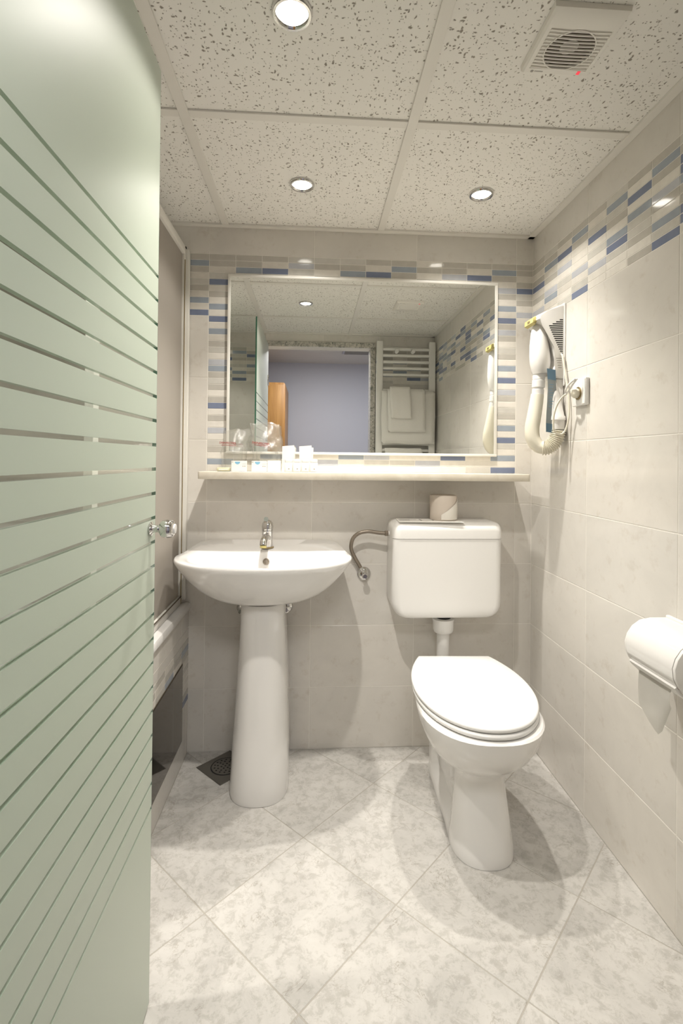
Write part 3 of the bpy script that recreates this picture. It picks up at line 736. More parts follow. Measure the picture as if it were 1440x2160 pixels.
# toilet roll + leaflet on the cistern ------------------------------
lf = thing('printed_leaflet', 'thin printed leaflet lying on the cistern lid', 'leaflet', (0.805, -0.085, 0.889))
t = box(0.716, 0.950, -0.150, -0.055, 0.8895, 0.8915); bmesh.ops.rotate(t, verts=t.verts, cent=(0.83, -0.105, 0.890), matrix=Matrix.Rotation(math.radians(-2), 3, 'Z'))
part('leaflet_sheet', t, 'paper', lf, 0)
t = bmesh.new()
for (a, b, c, d) in ((0.722, 0.766, -0.075, -0.070), (0.722, 0.790, -0.088, -0.084), (0.722, 0.785, -0.098, -0.094), (0.80, 0.806, -0.12, -0.07), (0.845, 0.850, -0.115, -0.09), (0.722, 0.76, -0.112, -0.108)): box(a, b, c, d, 0.8916, 0.8918, bm=t)
part('leaflet_print', t, 'grey_print', lf, 0)['kind'] = 'stuff'
rx, ry, rz = 0.893, -0.078, 0.8919
roll = thing('toilet_roll', 'wrapped spare toilet roll standing on the cistern', 'toilet roll', (rx, ry, rz))
def rollring(r, z, k=0): return [(rx + (r + 0.0015 * noise.noise((math.cos(a) * 2, math.sin(a) * 2, z * 30 + k))) * math.cos(a), ry + (r + 0.0015 * noise.noise((math.cos(a) * 2, math.sin(a) * 2, z * 30))) * math.sin(a), z) for a in [2 * PI * i / 40 for i in range(40)]]
part('roll_wrap', loft([rollring(0.018, rz + 0.001), rollring(0.047, rz), rollring(0.0495, rz + 0.003), rollring(0.050, rz + 0.03), rollring(0.050, rz + 0.065), rollring(0.0498, rz + 0.089), rollring(0.0475, rz + 0.092), rollring(0.022, rz + 0.0915), rollring(0.019, rz + 0.088)], True, True), 'wrap_paper', roll, 50)
t = bmesh.new()
def rp(a, z, d): a = math.radians(a); return (rx + (0.0508 + d) * math.sin(a), ry - (0.0508 + d) * math.cos(a), rz + z)
G = []
for i in range(9):
    row = []
    for j in range(9):
        u = i / 8; v = j / 8; lo = 0.004; hi = 0.022 + (0.086 - 0.022) * u
        row.append(t.verts.new(rp(-22 + 100 * u, lo + (hi - lo) * v, 0.0012 + 0.0015 * (1 - abs(2 * v - 1)))))
    G.append(row)
for i in range(8):
    for j in range(8): t.faces.new((G[i][j], G[i + 1][j], G[i + 1][j + 1], G[i][j + 1]))
part('wrap_flap', t, 'paper_sheen', roll, 60)

# toilet ------------------------------------------------------------
wc = thing('toilet', 'white floor-standing toilet with closed lid', 'toilet', (0.893, -0.42, 0))
TX = 0.893; ROT = Matrix.Rotation(math.radians(-2.2), 4, 'Z'); TC = Vector((0.897, -0.40, 0))
def tr(p, dx=0.0):
    v = Vector(p) - TC; v = ROT @ v; v += TC; v.x += dx; return v
def egg(s, yback, yfront, wmax, wback, z, dx=0.0, n=44, ymid=None):
    ym = yfront + (yback - yfront) * 0.545 if ymid is None else ymid
    P = []
    nb = 10
    for k in range(nb + 1):                       # right side from the back corner to the widest point
        t_ = k / nb; y = yback + (ym - yback) * t_
        w = wmax - (wmax - wback) * (1 - t_) ** 2; P.append((w, y))
    for k in range(1, n):
        a = PI * k / n; c = math.cos(a); P.append((wmax * math.copysign(abs(c) ** 0.94, c), ym - (ym - yfront) * math.sin(a) ** 0.96))
    for k in range(nb + 1):
        t_ = 1 - k / nb; y = yback + (ym - yback) * t_
        w = wmax - (wmax - wback) * (1 - t_) ** 2; P.append((-w, y))
    return [tr((TX + x * s, y, z), dx) for x, y in P]
# bowl body from the foot up; recessed sides behind the front column
def wcring(z, wf, wr_, wback, yf, yb, dx):
    P = []; ys = [yb, yb - 0.012, yb - 0.035, yb - 0.05, yb - 0.10, -0.33, -0.42, -0.455, -0.475, -0.490]
    ws = [wback, wback, wback, wr_, wr_, wr_, wr_, (wr_ + wf) / 2, wf * 0.985, wf]
    if z > 0.255: ws = [wf - (wf - wback) * (max(0, y + 0.49) / (yb + 0.49)) ** 1.8 for y in ys]
    for y, w in zip(ys, ws): P.append((w, y))
    n = 24
    for k in range(1, n):
        a = PI * k / n; c = math.cos(a); P.append((wf * math.copysign(abs(c) ** 0.85, c), -0.490 - (-0.490 - yf) * math.sin(a) ** 0.9))
    for y, w in reversed(list(zip(ys, ws))): P.append((-w, y))
    return [tr((TX + x, y, z), dx) for x, y in P]
R_ = [wcring(0.001, 0.090, 0.086, 0.086, -0.596, -0.15, 0.012), wcring(0.012, 0.090, 0.086, 0.086, -0.596, -0.15, 0.012), wcring(0.030, 0.088, 0.080, 0.084, -0.592, -0.15, 0.012), wcring(0.05, 0.085, 0.056, 0.082, -0.586, -0.15, 0.012),
      wcring(0.10, 0.080, 0.052, 0.082, -0.576, -0.15, 0.011), wcring(0.16, 0.0735, 0.052, 0.082, -0.563, -0.15, 0.009), wcring(0.208, 0.070, 0.053, 0.083, -0.556, -0.15, 0.007), wcring(0.232, 0.078, 0.066, 0.085, -0.563, -0.15, 0.006), wcring(0.250, 0.098, 0.092, 0.087, -0.586, -0.15, 0.005),
      wcring(0.270, 0.122, 0.105, 0.090, -0.614, -0.15, 0.004), wcring(0.300, 0.144, 0.132, 0.096, -0.647, -0.15, 0.002), wcring(0.335, 0.160, 0.155, 0.097, -0.672, -0.15, 0.001), wcring(0.365, 0.169, 0.171, 0.097, -0.687, -0.15, 0.0),
      wcring(0.385, 0.173, 0.178, 0.097, -0.694, -0.15, 0.0), wcring(0.395, 0.174, 0.179, 0.097, -0.697, -0.15, 0.0), wcring(0.400, 0.170, 0.175, 0.094, -0.692, -0.154, 0.0)]
part('toilet_bowl', loft(R_), 'porcelain', wc, 45)
bolt = tr((TX - 0.0535, -0.40, 0.115), 0.011)
part('bolt_cap', lathe([(0.0, 0), (0.013, 0), (0.0125, 0.004), (0.008, 0.008), (0.0, 0.009)], bolt, (-1, 0.0, 0.0), 20), 'white_plastic', wc, 50)
def slab(z0, z1, yb, yf, wm, wb_, b, dome=0.0):
    rs = [egg(1, yb - b, yf + b, wm - b, wb_ - b, z0), egg(1, yb - b * .3, yf + b * .3, wm - b * .3, wb_ - b * .3, z0 + b * .3), egg(1, yb, yf, wm, wb_, z0 + b), egg(1, yb, yf, wm, wb_, z1 - b), egg(1, yb - b * .3, yf + b * .3, wm - b * .3, wb_ - b * .3, z1 - b * .3), egg(1, yb - b, yf + b, wm - b, wb_ - b, z1)]
    ins = [(0.25, 0.7), (0.5, 0.93), (0.8, 1.0)]
    cen = tr((TX, (yb + yf) / 2 - 0.0, 0))
    base = rs[-1]
    for f, h in ins: rs.append([Vector((p[0] + (cen.x - p[0]) * f, p[1] + (cen.y - p[1]) * f, z1 + dome * h)) for p in base])
    return loft(rs)
part('toilet_seat', slab(0.4035, 0.4165, -0.215, -0.690, 0.176, 0.125, 0.005), 'seat_plastic', wc, 50)
part('toilet_lid', slab(0.4185, 0.4330, -0.208, -0.686, 0.1775, 0.125, 0.0062, 0.004), 'seat_plastic', wc, 50)
for sx in (-0.075, 0.075):
    a = tr((TX + sx - 0.02, -0.195, 0.414)); b = tr((TX + sx + 0.02, -0.195, 0.414))
    part('hinge', tube([a, b], 0.010, 0, 16), 'seat_plastic', wc)

# floor drain --------------------------------------------------------
dr = thing('floor_drain', 'dark metal floor drain with perforated round grate beside the pedestal', 'drain', (0.104, -0.100, 0))
dc = (0.100, -0.100)
h = 0.1035
def dia(h, z): return [(dc[0] + h, dc[1], z), (dc[0], dc[1] + h * 0.97, z), (dc[0] - h, dc[1], z), (dc[0], dc[1] - h, z)]
part('drain_plate', loft([dia(h, 0.0003), dia(h, 0.0022), dia(h - 0.0015, 0.003)]), 'drain_steel', dr, 0)
part('drain_ring', lathe([(0.052, 0.0), (0.052, 0.0008), (0.0485, 0.0008), (0.0485, 0.0)], (dc[0], dc[1], 0.003), n=40, cap0=False, cap1=False), 'black', dr, 0)
gr = part('drain_grate', lathe([(0.0, 0), (0.048, 0), (0.0475, 0.0014), (0.044, 0.0018), (0.0, 0.0018)], (dc[0], dc[1], 0.003), n=40), 'drain_steel', dr, 0)
t = bmesh.new()
for R0, n in ((0.0, 1), (0.014, 6), (0.027, 10), (0.038, 14)):
    for k in range(n):
        a = 2 * PI * k / n + R0 * 20; lathe([(0.0, 0), (0.0036, 0), (0.0, 0.0002)], (dc[0] + R0 * math.cos(a), dc[1] + R0 * math.sin(a), 0.0049), n=10, bm=t)
q = part('drain_holes', t, 'black', gr, 0); q['kind'] = 'stuff'

# downlights ----------------------------------------------------------
for i, (x, y) in enumerate(LAMPS):
    lab = ['recessed downlight in the ceiling tile beside the extractor fan tile', 'recessed downlight in the ceiling above the washbasin', 'recessed downlight in the ceiling above the toilet cistern', 'assumed downlight above the bathtub, out of view, added to light that side'][i]
    dl = thing('downlight', lab, 'downlight', (x, y, ZC), 'recessed ceiling downlights')
    part('bezel', lathe([(0.0405, 0.0005), (0.0405, -0.003), (0.038, -0.0065), (0.033, -0.0065), (0.0295, -0.003), (0.0285, 0.0015)], (x, y, ZC + 0.0015), n=40, cap0=False, cap1=False), 'chrome', dl, 40)
    part('lamp_face', lathe([(0.0, 0.0), (0.0288, 0.0), (0.0, 0.0003)], (x, y, ZC - 0.0005), n=32), 'lamp_glow', dl, 0)

# extractor fan ---------------------------------------------------------
fx0, fx1, fy0, fy1 = 0.860, 1.014, -1.003, -0.838
fcx, fcy = (fx0 + fx1) / 2, (fy0 + fy1) / 2 + 0.002
fan = thing('extractor_fan', 'square white louvred extractor fan with a red indicator in the ceiling', 'extractor fan', (fcx, fcy, ZC))
z1 = ZC + 0.0025; z0 = ZC - 0.013
def sq(x0, x1, y0, y1, z, n=10):
    out = []
    for (ax, ay, bx_, by_) in ((x1, y0, x1, y1), (x1, y1, x0, y1), (x0, y1, x0, y0), (x0, y0, x1, y0)):
        for k in range(n): t_ = k / n; out.append((ax + (bx_ - ax) * t_, ay + (by_ - ay) * t_, z))
    return out
def circ(cx, cy, r, z, n=40):
    out = []
    for (x, y, zz) in sq(cx - 1, cx + 1, cy - 1, cy + 1, z):
        l = math.hypot(x - cx, y - cy); out.append((cx + (x - cx) / l * r, cy + (y - cy) / l * r, z))
    return out
ix0, ix1, iy0, iy1 = fx0 + 0.012, fx1 - 0.012, fy0 + 0.043, fy1 - 0.017
fc2 = (iy0 + iy1) / 2 + 0.001
part('cover_frame', loft([sq(fx0, fx1, fy0, fy1, z1), sq(fx0 + .001, fx1 - .001, fy0 + .001, fy1 - .001, z0 + .005), sq(fx0 + .005, fx1 - .005, fy0 + .012, fy1 - .005, z0), sq(ix0, ix1, iy0, iy1, z0), sq(ix0 + .0005, ix1 - .0005, iy0 + .0005, iy1 - .0005, z0 + 0.0012)], False, False), 'cream_plastic', fan, 30)
part('back_plate', loft([sq(ix0, ix1, iy0, iy1, z0 + 0.0013), circ(fcx, fc2, 0.051, z0 + 0.0013), circ(fcx, fc2, 0.0505, z0 + 0.008)], False, False), 'cream_plastic', fan, 30)
part('duct_mouth', lathe([(0.0, 0.0), (0.0506, 0.0), (0.0, 0.0002)], (fcx, fc2, z0 + 0.0082), n=32), 'dark_brown', fan, 0)
part('inlet_ring', lathe([(0.0525, 0.0), (0.0525, -0.0022), (0.0500, -0.0022), (0.0500, 0.0)], (fcx, fc2, z0 + 0.0012), n=40, cap0=False, cap1=False), 'cream_plastic', fan, 30)
part('fan_hub', lathe([(0.0, 0.0), (0.012, 0.001), (0.019, 0.004), (0.0, 0.004)], (fcx, fc2, z0 + 0.0040), n=28), 'cream_plastic', fan, 60)
nS = 12
for k in range(nS):
    yy = iy0 + (iy1 - iy0) * (k + 0.5) / nS
    rows = []
    for i in range(11):
        u = i / 10; x = ix0 + 0.002 + (ix1 - ix0 - 0.004) * u; sag = 0.0022 * math.sin(PI * u)
        rows.append([(x, yy - 0.0024 + sag, z0 + 0.0012), (x, yy - 0.0018 + sag, z0 - 0.0014), (x, yy + 0.0006 + sag, z0 - 0.0010), (x, yy + 0.0024 + sag, z0 + 0.0012)])
    part('louvre_slat', loft(rows), 'cream_plastic', fan, 30)
part('indicator_light', box(0.984, 0.991, fy1 - 0.0165, fy1 - 0.007, z0 - 0.0006, z0 + 0.0004), 'red_led', fan, 0)
part('maker_mark', lathe([(0.0, 0), (0.0036, 0), (0.0, 0.0003)], (fx0 + 0.022, fy1 - 0.010, z0 - 0.0004), n=18), 'grey_print', fan, 0)
t = bmesh.new()
for k in range(6): box(fx0 + 0.028 + k * 0.0032, fx0 + 0.0304 + k * 0.0032, fy1 - 0.0115, fy1 - 0.0085, z0 - 0.0003, z0, bm=t)
part('maker_lettering', t, 'grey_print', fan, 0)

# hair dryer ---------------------------------------------------------
hd = thing('hair_dryer', 'white wall-mounted hair dryer with a hanging hose beside the mirror', 'hair dryer', (XR, -0.21, 1.36))
ya, yb_ = -0.262, -0.165
prof = [(XR - 0.0008, 1.656), (1.248, 1.655), (1.205, 1.634), (1.172, 1.619), (1.168, 1.602), (1.190, 1.585), (1.210, 1.552), (1.226, 1.508), (1.236, 1.470), (1.236, 1.448), (1.222, 1.425), (1.220, 1.412), (1.236, 1.402), (XR - 0.0008, 1.398)]
part('dryer_body', prism(prof, XZ, ya, yb_, 0.008, 4), 'white_plastic', hd, 40)
part('wall_plate', prism(roundrect(ya - 0.004, yb_ + 0.004, 1.375, 1.662, 0.006, 3), YZ, XR - 0.006, XR - 0.0004, 0.001, 1), 'white_plastic', hd)
part('yellow_switch', prism([(1.1685, 1.618), (1.1575, 1.612), (1.1560, 1.595), (1.167, 1.589), (1.1725, 1.601)], XZ, ya + 0.014, yb_ - 0.012, 0.003, 2), 'yellow_plastic', hd)
part('switch_mark', box(1.1558, 1.1570, -0.225, -0.205, 1.598, 1.607, 0.0004, 1), 'brass_edge', hd, 0)
t = bmesh.new()
for k in range(17):
    z = 1.602 - k * 0.0072; x1 = 1.257; w = (0.012 + 0.0125 * k) if k < 4 else max(0.006, 0.050 - (k - 3) * 0.0033)
    if k < 4: w = 0.012 + 0.0125 * k
    box(x1 - w, x1, ya - 0.0004, ya + 0.001, z - 0.0019, z + 0.0019, bm=t)
part('vent_slots', t, 'black', hd, 0)
t = bmesh.new()
for k in range(5): box(1.246 - 0.013 + k * 0.002, 1.253, ya - 0.0004, ya + 0.001, 1.468 - k * 0.008, 1.4705 - k * 0.008, bm=t)
part('rating_print', t, 'grey_print', hd, 0)
hx, hy = 1.1975, -0.222
hand = part('handle', lathe([(0.0, 0.180), (0.010, 0.178), (0.0185, 0.168), (0.0255, 0.145), (0.0315, 0.105), (0.0345, 0.065), (0.0345, 0.040), (0.0315, 0.020), (0.027, 0.0), (0.0, 0.0)], (hx, hy, 1.4205), (-0.06, 0, 1), 28), 'white_plastic', hd, 60)
part('collar', lathe([(0.0, 0), (0.020, 0), (0.0205, 0.020), (0.0185, 0.022), (0.0185, 0.026), (0.0215, 0.028), (0.0215, 0.052), (0.019, 0.054), (0.0205, 0.056), (0.0200, 0.074), (0.0, 0.074)], (1.188, hy, 1.345), (0.05, 0, 1), 24), 'white_plastic', hand, 30)
hpts = [(1.187, hy, 1.348), (1.182, hy, 1.315), (1.174, hy - 0.002, 1.270), (1.1665, hy - 0.004, 1.228), (1.1685, hy - 0.008, 1.192), (1.184, hy - 0.014, 1.167), (1.205, hy - 0.024, 1.160), (1.224, hy - 0.034, 1.172), (1.236, hy - 0.042, 1.195), (1.2405, hy - 0.046, 1.222)]
part('hose', tube(hpts[:7], lambda t_: 0.0215 + 0.003 * math.sin(PI * t_), 10, 20), 'hose_plastic', hd, 60)
seg = smooth_path(hpts, 10)[57:]
t = bmesh.new(); dense = smooth_path([tuple(p) for p in seg], 8)
tube([tuple(p) for p in dense], lambda t_: 0.0235 + 0.0026 * math.sin(t_ * 2 * PI * 15), 0, 20, bm=t)
part('ribbed_sleeve', t, 'hose_plastic', hd, 25)
part('hose_socket', loft([[(cx_ + r_ * math.cos(a), cy_ + r_ * 0.85 * math.sin(a), z_) for a in [2 * PI * k / 24 for k in range(24)]] for (cx_, cy_, z_, r_) in ((1.2385, -0.266, 1.224, 0.0225), (1.2385, -0.266, 1.254, 0.0235), (1.2385, -0.266, 1.256, 0.0265), (1.2385, -0.264, 1.268, 0.0265), (1.237, -0.262, 1.272, 0.0250), (1.231, -0.258, 1.33, 0.0215), (1.224, -0.253, 1.385, 0.0145), (1.222, -0.250, 1.410, 0.010))]), 'white_plastic', hd, 40)
part('socket_bracket', box(1.238, XR - 0.0008, -0.256, -0.225, 1.255, 1.40, 0.004, 2), 'white_plastic', hd)
def sheet(pts_l, pts_r, th=0.0006):
    t = bmesh.new(); A = [t.verts.new(p) for p in pts_l]; B = [t.verts.new(p) for p in pts_r]
    for i in range(len(A) - 1): t.faces.new((A[i], B[i], B[i + 1], A[i + 1]))
    r = bmesh.ops.solidify(t, geom=t.faces[:], thickness=th); return t
tz = [1.432, 1.395, 1.36, 1.32, 1.28, 1.245, 1.215]
tl = [(1.197 + 0.002 * math.sin(k), -0.270 - 0.004 * math.sin(k * .6), z) for k, z in enumerate(tz)]
tr_ = [(1.2285 + 0.001 * k, -0.268 - 0.003 * math.sin(k * .6), z - 0.004) for k, z in enumerate(tz)]
part('paper_tag', sheet(tl, tr_), 'tag_grey', hd, 0, 'blue and grey printed paper tag')
tag_ = bpy.data.objects['paper_tag']
t = sheet([(p[0] + .0003, p[1] - 0.001, p[2]) for p in tl[:2]], [(p[0] - .0003, p[1] - 0.001, p[2]) for p in tr_[:2]], 0.0003); part('tag_band', t, 'blue_print', tag_, 0)
t = sheet([(p[0] + .0003, p[1] - 0.001, p[2]) for p in tl[5:]], [(p[0] - .012, p[1] - 0.0035, p[2]) for p in tr_[5:]], 0.0003); part('tag_band', t, 'blue_print', tag_, 0)
t = bmesh.new()
for k in range(9):
    z = 1.375 - k * 0.0095; sheet_y = -0.2762
    box(1.203, 1.219 - (k % 3) * 0.003, sheet_y, sheet_y + 0.0004, z, z + 0.0022, bm=t)
part('tag_lettering', t, 'blue_print', tag_, 0)
# cord and plug
part('power_cord', tube([(1.2505, -0.2625, 1.485), (1.253, -0.270, 1.470), (1.2555, -0.283, 1.41), (1.2575, -0.300, 1.34), (1.2575, -0.306, 1.275), (1.252, -0.302, 1.232), (1.240, -0.300, 1.209), (1.222, -0.300, 1.206), (1.2075, -0.302, 1.222), (1.2055, -0.304, 1.262), (1.212, -0.312, 1.300), (1.2235, -0.326, 1.327), (1.232, -0.340, 1.336)], 0.0031, 8, 10), 'hose_plastic', hd, 60)
plug = part('plug', lathe([(0.0, 0), (0.013, 0.0), (0.016, 0.004), (0.016, 0.012), (0.010, 0.020), (0.0, 0.021)], (XR - 0.0134, -0.372, 1.334), (-1, 0.05, 0.02), 24), 'hose_plastic', hd, 50)
part('plug_grip', tube([(1.231, -0.341, 1.336), (1.222, -0.352, 1.345), (1.222, -0.372, 1.362), (1.232, -0.395, 1.378)], 0.0032, 6, 10), 'white_plastic', plug, 60)
part('plug_grip', tube([(1.231, -0.341, 1.336), (1.226, -0.360, 1.341), (1.230, -0.380, 1.360), (1.236, -0.398, 1.378)], 0.0028, 6, 10), 'white_plastic', plug, 60)

outlet = thing('wall_socket', 'white double wall socket beside the hair dryer', 'socket', (XR, -0.375, 1.29))
part('socket_box', box(XR - 0.013, XR - 0.0004, -0.416, -0.334, 1.294, 1.381, 0.003, 3), 'white_plastic', outlet)
part('socket_face', lathe([(0.0, 0), (0.021, 0), (0.021, 0.0016), (0.018, 0.0016), (0.0175, 0.0002), (0.0, 0.0002)], (XR - 0.0131, -0.372, 1.334), (-1, 0, 0), 28), 'brass_edge', outlet, 30)
part('socket_cover', box(XR - 0.0145, XR - 0.0131, -0.4135, -0.397, 1.298, 1.377, 0.0006, 1), 'cream_plastic', outlet)

# toilet paper holder -----------------------------------------------
ph = thing('paper_holder', 'white glossy covered toilet paper holder on the right-hand tiles', 'paper holder', (XR, -0.86, 0.60))
pr = [(XR - 0.012, 0.742), (1.215, 0.742), (1.190, 0.737), (1.171, 0.724), (1.158, 0.706), (1.152, 0.686), (1.154, 0.665), (1.162, 0.648), (1.170, 0.640), (1.176, 0.644), (1.168, 0.655), (1.162, 0.670), (1.161, 0.688), (1.167, 0.705), (1.179, 0.718), (1.196, 0.729), (1.216, 0.734), (XR - 0.012, 0.734)]
part('cover', prism(pr, XZ, -0.935, -0.782, 0.0, 1), 'porcelain', ph, 40)
endp = [(XR - 0.012, 0.7415), (1.215, 0.7415), (1.190, 0.7365), (1.171, 0.7235), (1.1585, 0.7055), (1.1525, 0.686), (1.1545, 0.665), (1.1625, 0.648), (1.185, 0.622), (1.215, 0.606), (XR - 0.012, 0.602)]
part('end_cheek', prism(endp, XZ, -0.944, -0.9355, 0.002, 2), 'white_plastic', ph, 40)
part('end_cheek', prism(endp, XZ, -0.7815, -0.774, 0.002, 2), 'white_plastic', ph, 40)
part('back_plate', box(XR - 0.0118, XR - 0.0004, -0.944, -0.774, 0.600, 0.748, 0.004, 3), 'white_plastic', ph)
part('front_lip', prism([(1.163, 0.6465), (1.170, 0.638), (1.188, 0.620), (1.184, 0.618), (1.164, 0.636), (1.1595, 0.643)], XZ, -0.934, -0.783, 0.0, 1), 'white_plastic', ph, 40)
tp = thing('toilet_paper', 'toilet paper roll with a torn sheet hanging from the holder', 'toilet paper', (1.21, -0.86, 0.62))
part('paper_roll', lathe([(0.018, 0), (0.038, 0), (0.038, 0.135), (0.018, 0.135)], (1.209, -0.926, 0.682), (0, 1, 0), 32, cap0=False, cap1=False), 'paper', tp, 40)
t = bmesh.new(); G = []
ny = 10; nz = 9
for i in range(ny + 1):
    u = i / ny; y = -0.797 - u * 0.108; row = []
    zbot = 0.548 - 0.035 * (u / 0.75) if u < 0.75 else 0.513 + 0.075 * (u - 0.75) / 0.25
    for j in range(nz + 1):
        v = j / nz; z = 0.634 + (zbot - 0.634) * v; x = 1.176 - 0.006 * math.sin(v * 2.2) + 0.004 * math.sin(u * 5 + v * 2) * v
        row.append(t.verts.new((x, y, z)))
    G.append(row)
for i in range(ny):
    for j in range(nz): t.faces.new((G[i][j], G[i + 1][j], G[i + 1][j + 1], G[i][j + 1]))
bmesh.ops.solidify(t, geom=t.faces[:], thickness=0.0005)
part('hanging_sheet', t, 'paper', tp, 60)

# shelf items ---------------------------------------------------------
def text_mesh(s, size, loc, rot, m, parent, name='lettering', ext=0.0001):
    cu = bpy.data.curves.new('txt', 'FONT'); cu.body = s; cu.size = size; cu.extrude = ext; cu.offset = 0.00022; cu.align_x = 'LEFT'
    o = bpy.data.objects.new('txt', cu); C.objects.link(o); bpy.context.view_layer.update()
    me = bpy.data.meshes.new_from_object(o.evaluated_get(bpy.context.evaluated_depsgraph_get()))
    bpy.data.objects.remove(o); bpy.data.curves.remove(cu)
    me.transform(Matrix.Translation(loc) @ rot.to_4x4())
    me.materials.clear(); me.materials.append(MATS[m])
    ob = bpy.data.objects.new(name, me); C.objects.link(ob); attach(ob, parent); remember(ob); return ob
RX90 = Matrix.Rotation(PI / 2, 3, 'X')
def bagged(xc, yc, w, hgt, seedv, label, tx, tzz, tilt, tw_):
    g = thing('wrapped_tumbler', label, 'glass', (xc, yc, SZ), 'disinfected tumblers on the shelf')
    rr = w * 0.40
    part('tumbler', lathe([(0.0, 0.0), (rr * .86, 0.0), (rr * 0.9, 0.003), (rr, 0.092)], (xc, yc, SZ + 0.0012), n=32, cap1=False), 'tumbler_glass', g, 40)
    rings = []; n = 40
    for k in range(19):
        v = k / 18; z = SZ + 0.0006 + v * hgt; r0 = w * 0.5; ring = []
        for i in range(n):
            a = 2 * PI * i / n; flat = 1 - 0.88 * max(0, (v - 0.45) / 0.55) ** 1.1
            wob = 0.006 * noise.noise((math.cos(a) * 1.7 + seedv, math.sin(a) * 1.7, v * 5)) * (0.3 + 1.7 * v) + 0.003 * noise.noise((math.cos(a) * 5 + seedv, math.sin(a) * 5, v * 14))
            top_ = hgt * 0.10 * noise.noise((math.cos(a) * 1.5 + seedv * 2, seedv, 0)) * v ** 3
            wx = r0 * (1.0 + 0.10 * v)
            ring.append((xc + (wx + wob) * math.cos(a) + 0.012 * v * v * math.sin(seedv), yc + (r0 * 0.92 * flat + wob * (0.4 + 0.6 * flat)) * math.sin(a), z + top_))
        rings.append(ring)
    part('plastic_bag', loft(rings, True, False), 'clear_film', g, 60)
    rot = Matrix.Rotation(tilt, 3, 'Y') @ RX90
    ys = yc - w * 0.5 * 0.95 - 0.006
    text_mesh('DISINFECTED', tw_ / 7.1, Vector((tx, ys, tzz)), rot, 'red_ink', g)
    t = bmesh.new()
    for k in range(14): box(tx + 0.008 + k * 0.0038, tx + 0.0108 + k * 0.0038, ys, ys + 0.0002, tzz - 0.0062 - (tilt * 0.0038 * k), tzz - 0.0040 - (tilt * 0.0038 * k), bm=t)
    part('small_print', t, 'red_ink', g, 0)
bagged(0.108, -0.052, 0.086, 0.155, 1.3, 'tumbler in a clear bag with red lettering, at the shelf end', 0.064, 1.166, math.radians(1.5), 0.070)
bagged(0.232, -0.052, 0.104, 0.180, 4.1, 'tumbler in a taller clear bag with red lettering, beside the small white bottles', 0.182, 1.168, math.radians(6), 0.074)
def carton(x0, x1, label, mark=True, z1=1.104, y0=-0.112, name='soap_carton', grp='small white soap cartons'):
    c = thing(name, label, 'carton', ((x0 + x1) / 2, y0 + 0.01, SZ), grp)
    part('box', box(x0, x1, y0, y0 + 0.008, SZ + 0.0004, z1, 0.0006, 1), 'carton', c, 0)
    if mark:
        cx_ = x0 + (x1 - x0) * 0.40; zt = z1 - 0.003
        t = bmesh.new(); R = 0.0095
        vs = [t.verts.new((cx_ + R * math.cos(PI + PI * k / 16), y0 - 0.0002, zt + R * math.sin(PI + PI * k / 16))) for k in range(17)]; t.faces.new(vs)
        part('blue_emblem', t, 'sky_blue', c, 0)
        t = bmesh.new()
        for k in range(3): box(x1 - 0.015 + k * 0.0042, x1 - 0.0128 + k * 0.0042, y0 - 0.0003, y0, z1 - 0.021, z1 - 0.017, bm=t)
        box(x0 + 0.001, x0 + 0.007, y0 - 0.0003, y0, zt - 0.002, zt, bm=t); box(x1 - 0.016, x1 - 0.002, y0 - 0.0003, y0, zt - 0.008, zt - 0.0072, bm=t)
        part('printed_marks', t, 'grey_print', c, 0)['kind'] = 'stuff'
    return c
carton(0.110, 0.165, 'white carton with a blue half disc, before the bagged tumbler at the shelf end')
carton(0.182, 0.236, 'white carton with a blue half disc, before the taller bagged tumbler')
carton(0.2375, 0.286, 'plain white carton between the bagged tumbler and the bottles', False, 1.106, -0.100)
for (x0, x1, lean, lab) in ((0.287, 0.331, 0.05, 'white upright sachet behind the small bottles, next to the plain carton'), (0.352, 0.398, -0.03, 'white upright sachet behind the small bottles, farther from the tumblers')):
    s_ = thing('paper_sachet', lab, 'sachet', ((x0 + x1) / 2, -0.06, SZ), 'upright white sachets')
    part('front_sheet', prism([(x0 + 0.001, SZ + 0.0005), (x1 - 0.001, SZ + 0.0005), (x1 + lean * 0.03, SZ + 0.098), (x0 + lean * 0.03, SZ + 0.094)], XZ, -0.066, -0.062, 0.0, 1), 'paper', s_, 0)
    part('back_sheet', prism([(x0 + 0.008, SZ + 0.0005), (x1 + 0.003, SZ + 0.0005), (x1 + 0.006, SZ + 0.090), (x0 + 0.010, SZ + 0.092)], XZ, -0.0575, -0.0545, 0.0, 1), 'paper', s_, 0)
bls = ['small white bottle in the row before the sachets, next to the plain carton', 'small white bottle, second in the row from the plain carton', 'small white bottle, third in the row from the plain carton', 'small white bottle at the free end of the row on the shelf']
for k in range(4):
    xc = 0.314 + k * 0.0307
    b = thing('small_bottle', bls[k], 'bottle', (xc, -0.093, SZ), 'miniature toiletry bottles on the shelf')
    part('bottle_body', prism(roundrect(xc - 0.0142, xc + 0.0142, -0.106, -0.080, 0.006, 4), XY, SZ + 0.0005, SZ + 0.034, 0.002, 2), 'carton', b, 40)
    part('bottle_cap', prism(roundrect(xc - 0.0135, xc + 0.0135, -0.1055, -0.0805, 0.006, 4), XY, SZ + 0.0345, SZ + 0.047, 0.002, 2), 'seat_plastic', b, 40)
    part('bottle_mark', box(xc - 0.001, xc + 0.004, -0.1066, -0.1061, SZ + 0.009, SZ + 0.013), 'grey_print', b, 0)
sp = thing('clear_packet', 'small flat yellowish clear packet at the very end of the shelf', 'packet', (0.075, -0.098, SZ))
part('packet_film', box(0.058, 0.104, -0.113, -0.085, SZ + 0.0005, SZ + 0.014, 0.004, 2), 'soap_clear', sp)
